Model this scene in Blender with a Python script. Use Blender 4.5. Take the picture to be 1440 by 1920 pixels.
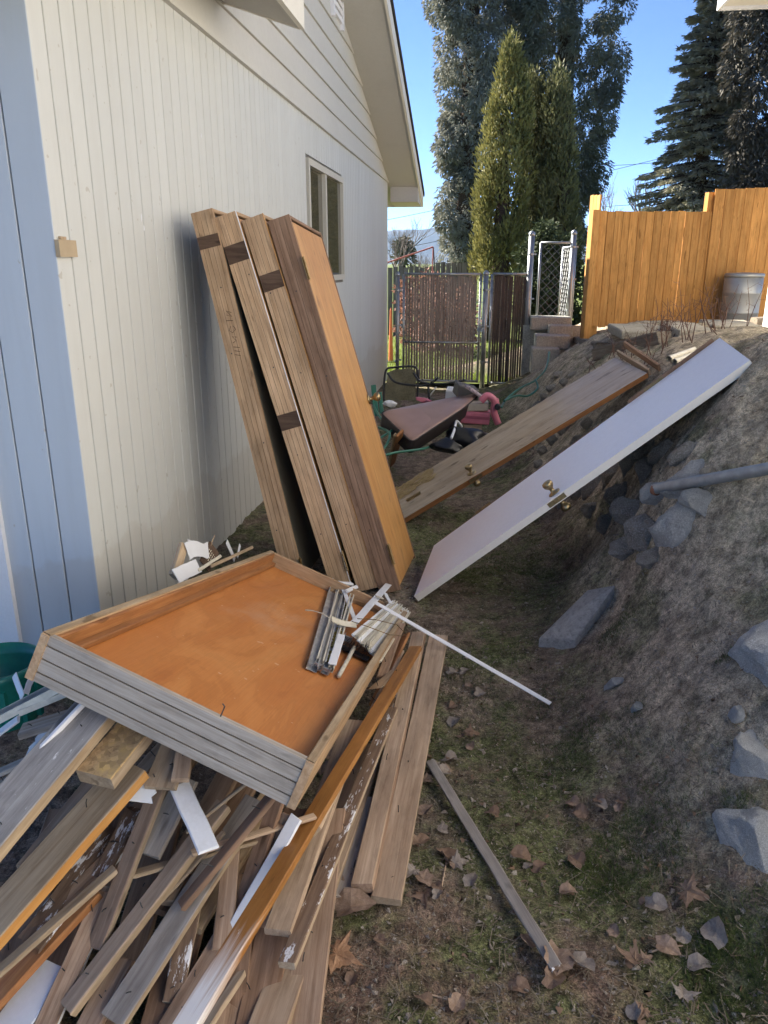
import bpy, math, random
import numpy as np
from mathutils import Vector as V, Matrix as M

for o in list(bpy.data.objects):
    bpy.data.objects.remove(o)
SC = bpy.context.scene
COL = SC.collection
rnd = random.Random(7)
R = math.radians

# ------------------------------------------------------------------ camera
FPX, CAMH = 1442.0, 1.70
YAW, PITCH = R(7.3), R(17.9)
cam = bpy.data.cameras.new('camera')
cam.sensor_fit = 'VERTICAL'
cam.sensor_height = 36.0
cam.lens = 36.0 * FPX / 1920.0
cam.clip_end = 20000
cam.clip_start = 0.05
cam_o = bpy.data.objects.new('camera', cam)
COL.objects.link(cam_o)
cam_o.location = (0, 0, CAMH)
cam_o.rotation_euler = (R(90) - PITCH, 0, YAW)
SC.camera = cam_o

# ------------------------------------------------------------------ light
SUN_EL = R(31)
SUN_AZ = -R(58)            # from the left, beyond the house
sdir = V((math.sin(SUN_AZ) * math.cos(SUN_EL), math.cos(SUN_AZ) * math.cos(SUN_EL), math.sin(SUN_EL)))
world = bpy.data.worlds.new('World')
SC.world = world
world.use_nodes = True
nt = world.node_tree
sky = nt.nodes.new('ShaderNodeTexSky')
sky.sky_type = 'NISHITA'
sky.sun_disc = False
sky.sun_elevation = SUN_EL
sky.sun_rotation = SUN_AZ
sky.altitude = 800
sky.air_density = 0.45
sky.dust_density = 0
sky.ozone_density = 5.0
nt.links.new(sky.outputs[0], nt.nodes['Background'].inputs[0])
nt.nodes['Background'].inputs[1].default_value = 0.065
sl = bpy.data.lights.new('sun', 'SUN')
sl.energy = 5.0
sl.angle = R(0.5)
sl.color = (1.0, 0.92, 0.80)
so = bpy.data.objects.new('sun', sl)
COL.objects.link(so)
so.rotation_euler = (-sdir).to_track_quat('-Z', 'Y').to_euler()
SC.view_settings.view_transform = 'Standard'
SC.view_settings.look = 'None'
SC.view_settings.gamma = 1
SC.view_settings.use_curve_mapping = False
SC.view_settings.exposure = 2.25

# ------------------------------------------------------------------ measuring the photograph
_f = V((-math.sin(YAW) * math.cos(PITCH), math.cos(YAW) * math.cos(PITCH), -math.sin(PITCH)))
_r = V((math.cos(YAW), math.sin(YAW), 0))
_u = _r.cross(_f)
CAM = V((0, 0, CAMH))
def ray(x, y): return _r * ((x - 720) / FPX) - _u * ((y - 960) / FPX) + _f
def Zp(x, y, z): d = ray(x, y); return CAM + d * ((z - CAMH) / d.z)
def Yp(x, y, Y): d = ray(x, y); return CAM + d * (Y / d.y)
def Xp(x, y, X): d = ray(x, y); return CAM + d * (X / d.x)
def PL(x, y, P0, n): d = ray(x, y); return CAM + d * ((P0 - CAM).dot(n) / d.dot(n))

# ------------------------------------------------------------------ object helpers
WM = {}
def tag(o, label=None, cat=None, group=None, kind=None):
    if label: o['label'] = label
    if cat: o['category'] = cat
    if group: o['group'] = group
    if kind: o['kind'] = kind
    return o
def thing(name, loc, label, cat, group=None):
    o = bpy.data.objects.new(name, None)
    COL.objects.link(o)
    o.location = loc
    o.empty_display_size = 0.1
    WM[o.name] = M.Translation(V(loc))
    return tag(o, label, cat, group)
def link(name, mesh, parent=None, mw=None):
    o = bpy.data.objects.new(name, mesh)
    COL.objects.link(o)
    mw = mw or M.Identity(4)
    if parent is not None:
        o.parent = parent
        o.matrix_parent_inverse = WM[parent.name].inverted()
    o.matrix_basis = mw
    WM[o.name] = mw.copy()
    return o
class MB:
    def __init__(s): s.v, s.f, s.m = [], [], []
    def add(s, vs, fs, mi=0):
        n = len(s.v)
        s.v += [tuple(p) for p in vs]
        s.f += [tuple(i + n for i in f) for f in fs]
        s.m += [mi] * len(fs)
    def box(s, lo, hi, mi=0, mat=None):
        x0, y0, z0 = lo; x1, y1, z1 = hi
        vs = [V(p) for p in ((x0,y0,z0),(x1,y0,z0),(x1,y1,z0),(x0,y1,z0),(x0,y0,z1),(x1,y0,z1),(x1,y1,z1),(x0,y1,z1))]
        if mat: vs = [mat @ p for p in vs]
        s.add(vs, [(0,3,2,1),(4,5,6,7),(0,1,5,4),(1,2,6,5),(2,3,7,6),(3,0,4,7)], mi)
    def tube(s, pts, r, n=8, mi=0, cap=True):
        pts = [V(p) for p in pts]
        rr = r if isinstance(r, (list, tuple)) else [r] * len(pts)
        base = len(s.v)
        prev = None
        for i, p in enumerate(pts):
            t = (pts[min(i + 1, len(pts) - 1)] - pts[max(i - 1, 0)]).normalized()
            a = prev if prev else (V((0, 0, 1)) if abs(t.z) < .9 else V((1, 0, 0)))
            a = (a - t * a.dot(t)).normalized()
            prev = a
            b = t.cross(a)
            for k in range(n):
                q = 2 * math.pi * k / n
                s.v.append(tuple(p + (a * math.cos(q) + b * math.sin(q)) * rr[i]))
        for i in range(len(pts) - 1):
            for k in range(n):
                k2 = (k + 1) % n
                s.f.append((base + i*n + k, base + i*n + k2, base + (i+1)*n + k2, base + (i+1)*n + k)); s.m.append(mi)
        if cap:
            s.f.append(tuple(base + k for k in range(n))[::-1]); s.m.append(mi)
            e = base + (len(pts) - 1) * n
            s.f.append(tuple(e + k for k in range(n))); s.m.append(mi)
    def lathe(s, prof, n=16, mi=0, mat=None):
        base = len(s.v)
        for r, z in prof:
            for k in range(n):
                q = 2 * math.pi * k / n
                p = V((r * math.cos(q), r * math.sin(q), z))
                s.v.append(tuple(mat @ p if mat else p))
        for i in range(len(prof) - 1):
            for k in range(n):
                k2 = (k + 1) % n
                s.f.append((base + i*n + k, base + i*n + k2, base + (i+1)*n + k2, base + (i+1)*n + k)); s.m.append(mi)
        s.f.append(tuple(base + k for k in range(n))[::-1]); s.m.append(mi)
        e = base + (len(prof) - 1) * n
        s.f.append(tuple(e + k for k in range(n))); s.m.append(mi)
    def mesh(s, name, mats, smooth=False):
        me = bpy.data.meshes.new(name)
        me.from_pydata(s.v, [], s.f)
        for m in (mats if isinstance(mats, (list, tuple)) else [mats]): me.materials.append(m)
        me.polygons.foreach_set('material_index', s.m)
        if smooth: me.polygons.foreach_set('use_smooth', [True] * len(s.f))
        me.update()
        return me
    def build(s, name, mats, parent=None, mw=None, smooth=False):
        return link(name, s.mesh(name, mats, smooth), parent, mw)
def quads_mesh(name, verts, nq, mats, k=4, smooth=False):
    """verts (nq*k,3) numpy -> mesh of nq separate k-gons"""
    me = bpy.data.meshes.new(name)
    me.vertices.add(nq * k); me.loops.add(nq * k); me.polygons.add(nq)
    me.vertices.foreach_set('co', np.asarray(verts, dtype=np.float32).ravel())
    me.loops.foreach_set('vertex_index', np.arange(nq * k, dtype=np.int32))
    me.polygons.foreach_set('loop_start', np.arange(0, nq * k, k, dtype=np.int32))
    me.polygons.foreach_set('loop_total', np.full(nq, k, dtype=np.int32))
    for m in (mats if isinstance(mats, (list, tuple)) else [mats]): me.materials.append(m)
    me.update(calc_edges=True)
    return me
def frame(o, x, z):
    x = V(x).normalized(); z = V(z); z = (z - x * z.dot(x)).normalized(); y = z.cross(x)
    m = M.Identity(4)
    for i in range(3):
        m[i][0], m[i][1], m[i][2], m[i][3] = x[i], y[i], z[i], o[i]
    return m

# ------------------------------------------------------------------ materials
def nodes(name, rough=.7, spec=.3):
    m = bpy.data.materials.new(name); m.use_nodes = True
    t = m.node_tree; b = t.nodes['Principled BSDF']
    b.inputs['Roughness'].default_value = rough
    b.inputs['Specular IOR Level'].default_value = spec
    return m, t, b
def N(t, typ, **kw):
    n = t.nodes.new(typ)
    for k, v in kw.items():
        if k in n.inputs: n.inputs[k].default_value = v
        else: setattr(n, k, v)
    return n
def ramp(t, fac, stops):
    r = t.nodes.new('ShaderNodeValToRGB')
    e = r.color_ramp.elements
    while len(e) < len(stops): e.new(.5)
    for q, (p, c) in zip(e, stops):
        q.position = p
        q.color = (*c, 1) if not isinstance(c, (int, float)) else (c, c, c, 1)
    t.links.new(fac, r.inputs[0])
    return r.outputs[0]
def mix(t, fac, a, b, typ='MIX'):
    n = t.nodes.new('ShaderNodeMix'); n.data_type = 'RGBA'; n.blend_type = typ
    for i, x in ((0, fac), (6, a), (7, b)):
        if hasattr(x, 'is_output'): t.links.new(x, n.inputs[i])
        else: n.inputs[i].default_value = x if i == 0 else (*x[:3], 1)
    return n.outputs[2]
def coords(t, scale=(1, 1, 1), rand=True):
    tc = t.nodes.new('ShaderNodeTexCoord')
    mp = t.nodes.new('ShaderNodeMapping')
    mp.inputs['Scale'].default_value = scale
    if rand:
        oi = t.nodes.new('ShaderNodeObjectInfo')
        mu = t.nodes.new('ShaderNodeVectorMath'); mu.operation = 'MULTIPLY_ADD'
        mu.inputs[1].default_value = (7, 11, 13)
        cmb = t.nodes.new('ShaderNodeCombineXYZ')
        for i in range(3): t.links.new(oi.outputs['Random'], cmb.inputs[i])
        t.links.new(cmb.outputs[0], mu.inputs[0]); t.links.new(tc.outputs['Object'], mu.inputs[2])
        t.links.new(mu.outputs[0], mp.inputs[0])
    else:
        t.links.new(tc.outputs['Object'], mp.inputs[0])
    return mp.outputs[0], tc
def noise(t, vec, sc, det=4, rough=.55, dist=0):
    n = N(t, 'ShaderNodeTexNoise', Scale=sc, Detail=det, Roughness=rough, Distortion=dist)
    t.links.new(vec, n.inputs['Vector'])
    return n.outputs['Fac']
def bump(t, b, h, strength=.3, dist=.004):
    n = N(t, 'ShaderNodeBump', Strength=strength, Distance=dist)
    t.links.new(h, n.inputs['Height'])
    t.links.new(n.outputs[0], b.inputs['Normal'])
def wood(name, dark, light, rough=.75, spec=.25, grain=1.0, chips=None, chip_amt=.0, vary=.35, bmp=.35, worn_end=None):
    m, t, b = nodes(name, rough, spec)
    v, tc = coords(t, (1.2 * grain, 26 * grain, 26 * grain))
    oz = t.nodes.new('ShaderNodeObjectInfo')
    mz = N(t, 'ShaderNodeMapRange'); t.links.new(oz.outputs['Random'], mz.inputs[0]); mz.inputs[3].default_value = 1.2; mz.inputs[4].default_value = 3.2
    ng = N(t, 'ShaderNodeTexNoise', Detail=6.0, Roughness=.62, Distortion=.7); t.links.new(v, ng.inputs['Vector']); t.links.new(mz.outputs[0], ng.inputs['Scale'])
    g = ng.outputs['Fac']
    v2, _ = coords(t, (1.6, 5, 5))
    bl = noise(t, v2, 2.0, 4, .6)
    col = ramp(t, g, [(.30, dark), (.52, [(a + c) / 2 for a, c in zip(dark, light)]), (.72, light)])
    dk = ramp(t, bl, [(.25, 1 - vary), (.7, 1.0)])
    col = mix(t, 1.0, col, dk, 'MULTIPLY')
    vf, _ = coords(t, (3, 150, 150))
    fine = noise(t, vf, 3, 3)
    col = mix(t, .5, col, ramp(t, fine, [(.3, .74), (.65, 1.0)]), 'MULTIPLY')
    oi = t.nodes.new('ShaderNodeObjectInfo')
    col = mix(t, 1.0, col, ramp(t, oi.outputs['Random'], [(0, .78), (1, 1.1)]), 'MULTIPLY')
    vk, _ = coords(t, (3.2, 11, 11))
    kn = noise(t, vk, 2.2, 2, .4)
    col = mix(t, ramp(t, kn, [(.69, 0.), (.76, .75)]), col, [q * .35 for q in dark])
    vs, _ = coords(t, (2.2, 7, 7))
    stn = noise(t, vs, 3.1, 5, .7)
    col = mix(t, .55, col, ramp(t, stn, [(.30, .55), (.5, 1.)]), 'MULTIPLY')
    if chips:
        v3, _ = coords(t, (5, 16, 16))
        ch = noise(t, v3, 3.0, 5, .7)
        f = ramp(t, ch, [(.62 - chip_amt, 0.), (.66 - chip_amt, 1.)])
        col = mix(t, f, col, chips)
    if worn_end:
        sx = t.nodes.new('ShaderNodeSeparateXYZ'); t.links.new(tc.outputs['Object'], sx.inputs[0])
        ad = N(t, 'ShaderNodeMath', operation='MULTIPLY_ADD'); t.links.new(g, ad.inputs[0]); ad.inputs[1].default_value = .5
        hm = N(t, 'ShaderNodeMath', operation='MULTIPLY'); t.links.new(sx.outputs[0], hm.inputs[0]); hm.inputs[1].default_value = .5; t.links.new(hm.outputs[0], ad.inputs[2])
        f = ramp(t, ad.outputs[0], [(min(.98, worn_end[0]), 0.), (min(1., worn_end[0] + .14), 1.)])
        col = mix(t, f, col, worn_end[1])
    t.links.new(col, b.inputs['Base Color'])
    h = mix(t, .5, g, fine)
    bump(t, b, h, bmp, .003)
    return m
def paint(name, c, rough=.6, spec=.3, dirt=(.5, .45, .38), amt=.25, bmp=.08, sc=3, dirtlo=.5):
    m, t, b = nodes(name, rough, spec)
    v, tc = coords(t, (1, 1, 1))
    n1 = noise(t, v, sc, 6, .65)
    n2 = noise(t, v, sc * 14, 3)
    f = ramp(t, n1, [(dirtlo, 0.), (.85, amt)])
    col = mix(t, f, c, dirt)
    col = mix(t, .25, col, ramp(t, n2, [(.3, .8), (.7, 1.)]), 'MULTIPLY')
    t.links.new(col, b.inputs['Base Color'])
    bump(t, b, n2, bmp, .002)
    return m
def plain(name, c, rough=.6, spec=.4, metal=0, var=.2, sc=12):
    m, t, b = nodes(name, rough, spec)
    v, _ = coords(t)
    n = noise(t, v, sc, 4)
    col = mix(t, 1.0, c, ramp(t, n, [(.25, 1 - var), (.75, 1.)]), 'MULTIPLY')
    t.links.new(col, b.inputs['Base Color'])
    b.inputs['Metallic'].default_value = metal
    bump(t, b, n, .1, .002)
    return m
def leafmat(name, c1, c2, sc=2.0, trans=.3, rough=.6, pos=(.3, .7)):
    m, t, b = nodes(name, rough, .10)
    v, _ = coords(t, rand=False)
    n1 = noise(t, v, sc, 5, .65)
    n2 = noise(t, v, sc * 9, 2)
    col = ramp(t, n1, [(pos[0], c1), (pos[1], c2)])
    col = mix(t, .5, col, ramp(t, n2, [(.3, .6), (.7, 1.2)]), 'MULTIPLY')
    t.links.new(col, b.inputs['Base Color'])
    tr = t.nodes.new('ShaderNodeBsdfTranslucent')
    t.links.new(col, tr.inputs[0])
    ms = t.nodes.new('ShaderNodeMixShader'); ms.inputs[0].default_value = trans
    out = t.nodes['Material Output']
    t.links.new(b.outputs[0], ms.inputs[1]); t.links.new(tr.outputs[0], ms.inputs[2])
    t.links.new(ms.outputs[0], out.inputs[0])
    return m
MAT = {}
def m_siding(name, c, dirt):
    m, t, b = nodes(name, .55, .3)
    tc = t.nodes.new('ShaderNodeNewGeometry')
    mp = t.nodes.new('ShaderNodeMapping'); mp.inputs['Scale'].default_value = (6, 6, .5); t.links.new(tc.outputs['Position'], mp.inputs[0])
    st = noise(t, mp.outputs[0], 3.0, 5, .6)
    bl = noise(t, tc.outputs['Position'], 1.3, 6, .65)
    fine = noise(t, tc.outputs['Position'], 60, 3)
    oi = t.nodes.new('ShaderNodeObjectInfo')
    col = mix(t, 1.0, c, ramp(t, oi.outputs['Random'], [(0, .94), (1, 1.0)]), 'MULTIPLY')
    col = mix(t, ramp(t, st, [(.46, 0.), (.72, .20)]), col, dirt)
    col = mix(t, ramp(t, bl, [(.5, 0.), (.8, .22)]), col, dirt)
    sx = t.nodes.new('ShaderNodeSeparateXYZ'); t.links.new(tc.outputs['Position'], sx.inputs[0])
    ad = N(t, 'ShaderNodeMath', operation='MULTIPLY_ADD'); t.links.new(bl, ad.inputs[0]); ad.inputs[1].default_value = -.9; t.links.new(sx.outputs[2], ad.inputs[2])
    col = mix(t, ramp(t, ad.outputs[0], [(0., .25), (.05, 0.)]), col, (.38, .33, .27))
    sp = noise(t, tc.outputs['Position'], 26, 2, .4)
    col = mix(t, ramp(t, sp, [(.735, 0.), (.75, .6)]), col, (.38, .35, .30))
    t.links.new(col, b.inputs['Base Color']); bump(t, b, mix(t, .5, fine, st), .18, .003)
    return m
MAT['siding'] = m_siding('cream siding paint', (.57, .575, .55), (.45, .44, .40))
MAT['front'] = m_siding('siding paint in blue shade', (.53, .57, .62), (.40, .42, .44))  # cream paint with the front wall's blue sky shade put into its colour
MAT['gable'] = paint('cream lap board paint', (.565, .545, .49), .6, .3, (.43, .40, .34), .3, .1, 1.5)
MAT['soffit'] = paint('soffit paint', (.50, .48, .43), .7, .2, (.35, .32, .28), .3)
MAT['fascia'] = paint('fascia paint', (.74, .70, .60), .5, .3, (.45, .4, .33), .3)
MAT['darkback'] = plain('dark sheathing', (.22, .21, .19), .9, .1)  # dark tone added so the siding grooves look shaded
MAT['shingle'] = plain('asphalt shingle', (.06, .055, .05), .95, .1, var=.5, sc=40)
MAT['white'] = paint('white paint', (.80, .79, .80), .45, .4, (.55, .5, .45), .3, .05, 6)
MAT['doorwhite'] = paint('white door paint', (.86, .85, .89), .38, .4, (.68, .64, .61), .35, .04, 3.5, .60)
MAT['jamb'] = wood('kerfed jamb wood', (.50, .31, .17), (.78, .55, .35), .8, .2)
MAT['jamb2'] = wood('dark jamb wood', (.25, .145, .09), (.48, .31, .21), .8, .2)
MAT['shim'] = wood('dark mortise wood', (.10, .06, .04), (.2, .13, .09), .8, .2)
MAT['grey'] = wood('grey weathered jamb', (.33, .285, .24), (.56, .50, .44), .85, .15, vary=.25)
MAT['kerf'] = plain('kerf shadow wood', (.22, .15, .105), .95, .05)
MAT['orange'] = wood('orange stained door', (.58, .27, .075), (.74, .41, .145), .42, .4, .5, vary=.16, bmp=.05)
def m_ply():
    m, t, b = nodes('orange plywood panel', .5, .3)
    v, tc = coords(t, (1.1, 3.6, 3.6))
    n0 = noise(t, v, 1.3, 5, .55, 1.6)
    w = N(t, 'ShaderNodeMath', operation='MULTIPLY'); t.links.new(n0, w.inputs[0]); w.inputs[1].default_value = 34.0
    sn = N(t, 'ShaderNodeMath', operation='SINE'); t.links.new(w.outputs[0], sn.inputs[0])
    col = ramp(t, n0, [(.3, (.47, .165, .042)), (.5, (.53, .20, .052)), (.68, (.58, .24, .07))])
    s2 = N(t, 'ShaderNodeMapRange'); t.links.new(sn.outputs[0], s2.inputs[0]); s2.inputs[1].default_value = -1
    col = mix(t, .22, col, ramp(t, s2.outputs[0], [(0, .68), (.35, 1.0)]), 'MULTIPLY')
    vf, _ = coords(t, (2.5, 110, 110)); fine = noise(t, vf, 2, 4, .6)
    col = mix(t, .5, col, ramp(t, fine, [(.3, .75), (.65, 1.)]), 'MULTIPLY')
    vd, _ = coords(t); d = noise(t, vd, 2.6, 5, .7)
    col = mix(t, ramp(t, d, [(.55, 0.), (.78, .45)]), col, (.50, .36, .25))
    sc = noise(t, vd, 30, 2, .5)
    col = mix(t, ramp(t, sc, [(.72, 0.), (.75, .35)]), col, (.75, .6, .45))
    t.links.new(col, b.inputs['Base Color']); bump(t, b, fine, .06, .002)
    ro = ramp(t, d, [(.3, .38), (.7, .62)]); t.links.new(ro, b.inputs['Roughness'])
    return m
MAT['slab'] = m_ply()
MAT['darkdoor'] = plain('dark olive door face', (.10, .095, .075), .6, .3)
MAT['stain'] = wood('orange brown trim', (.34, .13, .045), (.55, .26, .10), .55, .3, vary=.3)
MAT['orangetrim'] = wood('orange trim worn white', (.42, .17, .04), (.62, .30, .09), .5, .3, chips=(.7, .66, .6), chip_amt=-.06, worn_end=(.56, (.75, .72, .70)))
MAT['brown'] = wood('brown trim', (.30, .185, .12), (.58, .415, .295), .75, .2, chips=(.55, .5, .45), chip_amt=-.10)
MAT['mid'] = wood('mid brown trim', (.42, .285, .19), (.70, .53, .38), .75, .2)
MAT['tan'] = wood('tan bare wood', (.40, .28, .17), (.64, .49, .33), .8, .15)
MAT['pale'] = wood('pale bare wood', (.36, .26, .17), (.56, .44, .31), .8, .15)
MAT['dkgrey'] = wood('dark grey painted board', (.32, .295, .28), (.54, .51, .48), .8, .2, chips=(.72, .70, .68), chip_amt=-.02)
MAT['barn'] = wood('weathered grey stick', (.34, .29, .25), (.62, .56, .50), .85, .15, chips=(.6, .58, .56), chip_amt=-.06)
MAT['chipw'] = wood('flaking white paint board', (.16, .10, .07), (.32, .22, .15), .75, .2, chips=(.72, .71, .72), chip_amt=.06)
MAT['fence'] = wood('orange cedar fence', (.50, .225, .062), (.74, .39, .125), .75, .15, .8, vary=.3)
MAT['metal'] = plain('galvanised steel', (.40, .42, .43), .42, .5, .75, .25)
MAT['wire'] = plain('weathered wire', (.22, .23, .235), .5, .4, .6, .3)
MAT['alu'] = plain('dirty aluminium', (.58, .57, .54), .45, .5, .55, .45, 30)
MAT['cream'] = paint('cream plastic strip', (.66, .61, .50), .5, .4, (.25, .22, .17), .6, .1, 12, .4)
MAT['whitep'] = paint('white plastic strip', (.78, .79, .82), .4, .4, (.4, .37, .32), .5, .05, 9, .5)
MAT['brass'] = plain('worn brass', (.46, .35, .19), .36, .5, .9, .5, 45)
MAT['hinge'] = plain('old brass hinge', (.34, .24, .12), .4, .5, .9, .4, 40)
MAT['black'] = plain('black plastic', (.025, .025, .027), .5, .4)
MAT['iron'] = plain('black painted steel', (.03, .03, .032), .45, .5)
MAT['cushion'] = plain('brown vinyl', (.34, .215, .175), .36, .4, 0, .25, 5)
MAT['cushside'] = plain('dark vinyl side', (.035, .028, .028), .55, .3)
MAT['pink'] = plain('pink plastic', (.62, .19, .25), .4, .4, 0, .3)
MAT['hose'] = plain('green hose', (.03, .16, .11), .35, .5)
MAT['tub'] = plain('green plastic tub', (.02, .22, .17), .25, .5, 0, .4, 20)
MAT['slat'] = wood('reddish brown fence slat', (.22, .175, .145), (.42, .345, .295), .6, .3)
MAT['slat2'] = wood('dark brown fence slat', (.075, .055, .045), (.17, .125, .10), .6, .3)
MAT['red'] = plain('faded red paint', (.42, .15, .12), .5, .3)
MAT['print'] = plain('cream print', (.7, .65, .5), .8, .1)
MAT['paper'] = plain('white paper', (.72, .73, .76), .8, .1, 0, .15, 4)
MAT['pencil'] = plain('pencil mark', (.05, .035, .03), .9, .1)
MAT['tarp'] = plain('black bag', (.02, .02, .024), .35, .5, 0, .4, 20)

def m_osb():
    m, t, b = nodes('flaky yellow board', .8, .2)
    v, _ = coords(t, (1, 1, 1))
    vo = N(t, 'ShaderNodeTexVoronoi', Scale=70.0); t.links.new(v, vo.inputs['Vector'])
    n = noise(t, v, 14, 5, .7)
    col = ramp(t, n, [(.3, (.24, .15, .08)), (.5, (.48, .33, .17)), (.68, (.62, .42, .16))])
    bw = t.nodes.new('ShaderNodeRGBToBW'); t.links.new(vo.outputs['Color'], bw.inputs[0])
    col = mix(t, .7, col, ramp(t, bw.outputs[0], [(.2, .55), (.8, 1.1)]), 'MULTIPLY')
    t.links.new(col, b.inputs['Base Color']); bump(t, b, n, .6, .01)
    return m
MAT['osb'] = m_osb()
def m_ground():
    m, t, b = nodes('dirt and moss', .95, .1)
    v, tc = coords(t, rand=False)
    big = noise(t, v, .75, 5, .6); mid = noise(t, v, 5, 6, .7); fine = noise(t, v, 55, 5, .72); grit = noise(t, v, 220, 2)
    dirt = ramp(t, mid, [(.28, (.13, .098, .074)), (.5, (.24, .185, .14)), (.72, (.37, .295, .23))])
    red = ramp(t, fine, [(.3, (.115, .066, .047)), (.7, (.29, .18, .13))])
    sx = t.nodes.new('ShaderNodeSeparateXYZ'); t.links.new(tc.outputs['Object'], sx.inputs[0])
    mr = N(t, 'ShaderNodeMapRange'); t.links.new(sx.outputs[1], mr.inputs[0]); mr.inputs[1].default_value = 1.9; mr.inputs[2].default_value = 1.3
    mr.inputs[3].default_value = 0; mr.inputs[4].default_value = .75
    dirt = mix(t, mr.outputs[0], dirt, red)
    moss = ramp(t, fine, [(.3, (.05, .062, .022)), (.7, (.15, .17, .07))])
    mm = mix(t, .45, big, mid)
    mf = ramp(t, mm, [(.46, 0.), (.54, .85)])
    col = mix(t, mf, dirt, moss)
    mz = N(t, 'ShaderNodeMath', operation='MULTIPLY_ADD'); t.links.new(mid, mz.inputs[0]); mz.inputs[1].default_value = .35; t.links.new(sx.outputs[2], mz.inputs[2])
    dust = ramp(t, mid, [(.3, (.32, .255, .18)), (.7, (.62, .51, .37))])
    col = mix(t, ramp(t, mz.outputs[0], [(.24, 0.), (.42, .8)]), col, dust)
    ms2 = noise(t, v, 2.4, 5, .65)
    col = mix(t, ramp(t, ms2, [(.54, 0.), (.62, .55)]), col, moss)
    col = mix(t, .9, col, ramp(t, fine, [(.32, .52), (.60, 1.35)]), 'MULTIPLY')
    mott = noise(t, v, 16, 4, .65)
    col = mix(t, .8, col, ramp(t, mott, [(.36, .50), (.58, 1.35)]), 'MULTIPLY')
    pur = noise(t, v, 1.7, 3, .5)
    col = mix(t, ramp(t, pur, [(.52, 0.), (.66, .22)]), col, (.20, .165, .16))
    col = mix(t, .8, col, ramp(t, grit, [(.34, .72), (.64, 1.3)]), 'MULTIPLY')
    sp = noise(t, v, 95, 1, .4)
    col = mix(t, ramp(t, sp, [(.70, 0.), (.73, .7)]), col, (.42, .38, .34))
    t.links.new(col, b.inputs['Base Color'])
    bump(t, b, mix(t, .35, fine, mott), 1.0, .035)
    return m
MAT['ground'] = m_ground()
def m_rock(name, dark, light, speck, sc=1.0):
    m, t, b = nodes(name, .9, .15)
    v, _ = coords(t)
    n1 = noise(t, v, 4 * sc, 6, .7); n2 = noise(t, v, 45 * sc, 5, .75)
    col = ramp(t, n1, [(.3, dark), (.7, light)])
    col = mix(t, ramp(t, n2, [(.52, 0.), (.60, .85)]), col, speck)
    col = mix(t, .6, col, ramp(t, n2, [(.3, .45), (.5, 1.05)]), 'MULTIPLY')
    t.links.new(col, b.inputs['Base Color']); bump(t, b, mix(t, .5, n1, n2), 1.0, .05)
    return m
MAT['rock'] = m_rock('dark field stone', (.24, .215, .18), (.42, .385, .335), (.52, .48, .43), .35)
MAT['granite'] = m_rock('speckled pale granite', (.50, .50, .49), (.70, .70, .69), (.86, .86, .85), .75)
MAT['concrete'] = m_rock('grey concrete', (.36, .355, .345), (.48, .47, .46), (.46, .45, .44))
MAT['block'] = m_rock('tan block', (.36, .36, .31), (.54, .54, .47), (.58, .58, .51))
MAT['timber'] = wood('old grey timber', (.17, .14, .11), (.38, .32, .25), .9, .1)
MAT['gravel'] = m_rock('pale gravel path', (.33, .29, .22), (.50, .45, .36), (.55, .5, .4))

# ------------------------------------------------------------------ terrain
ctrl = [(-6,-2,0),(-3,-2,0),(-1.5,0,0),(-.6,1,0),(0,0,0),(1.2,0,.02),(3,0,.5),(.3,1.2,.0),(-1.6,2,0),(-.5,2,0),(.1,2,0),(-1.6,3.2,0),(-.3,3,-.01),
 (.1,3.2,0),(-.4,3.8,-.01),(-.38,4.4,-.055),(.2,4.2,-.01),(-.6,5,-.01),(0,5.3,-.02),(.1,6.3,-.03),(-1.6,6,-.04),(-1.6,8.5,-.1),(-.3,8.5,-.1),(-1.6,12.8,-.2),(.2,12.8,-.2),(-.6,11,-.16),
 (.42,1.4,.02),(.45,2.0,.02),(.40,2.7,.02),(.42,3.3,.06),(.58,4.2,.02),(.45,5.2,0),(.35,6.6,0),(.35,8,.08),(.40,10,0),(.55,12,-.05),
 (.75,1.42,.07),(.80,1.8,.19),(.92,2.25,.52),(1.08,3.0,.93),(.62,3.3,.24),(.74,3.3,.52),(.86,3.35,.83),(1.14,3.55,1.24),(1.2,4.2,1.27),(.85,4.3,.7),(.7,4.3,.3),
 (1.5,2.2,.95),(1.6,3.2,1.35),(2.2,2,1.2),(3,3,1.5),(1.5,4.3,1.27),(1.8,5,1.20),(2.4,7,1.06),(1.1,5.7,.95),(.75,5.7,.45),(.85,7,.72),(1.1,7.2,.93),(.72,8,.58),(.55,8,.33),(1.05,8.8,.85),(1.25,10,.78),(.85,10.5,.4),
 (1.5,11,.80),(2.8,11,.86),(2.9,9,.95),(4,9,.98),(4,11,.9),(4.5,5,1.25),(7,4,1.4),(7,10,1.1),(7,15,.9),(3,15,.8),(1.5,15,.6),(.9,13,.1),(.6,13.4,-.25),(0,14,-.32),(-1.6,14,-.32),(-6,15,-.32),(-6,5,-.05),(7,-2,1)]
cp = np.array(ctrl, float)
def tps_k(d2): return np.where(d2 > 1e-12, .5 * d2 * np.log(d2 + 1e-12), 0)
_n = len(cp)
_K = tps_k(((cp[:, None, :2] - cp[None, :, :2]) ** 2).sum(-1)) + .004 * np.eye(_n)
_P = np.c_[np.ones(_n), cp[:, :2]]
_A = np.block([[_K, _P], [_P.T, np.zeros((3, 3))]])
_w = np.linalg.solve(_A, np.r_[cp[:, 2], 0, 0, 0])
nr = np.random.default_rng(3)
_lat = nr.random((256, 256))
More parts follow.
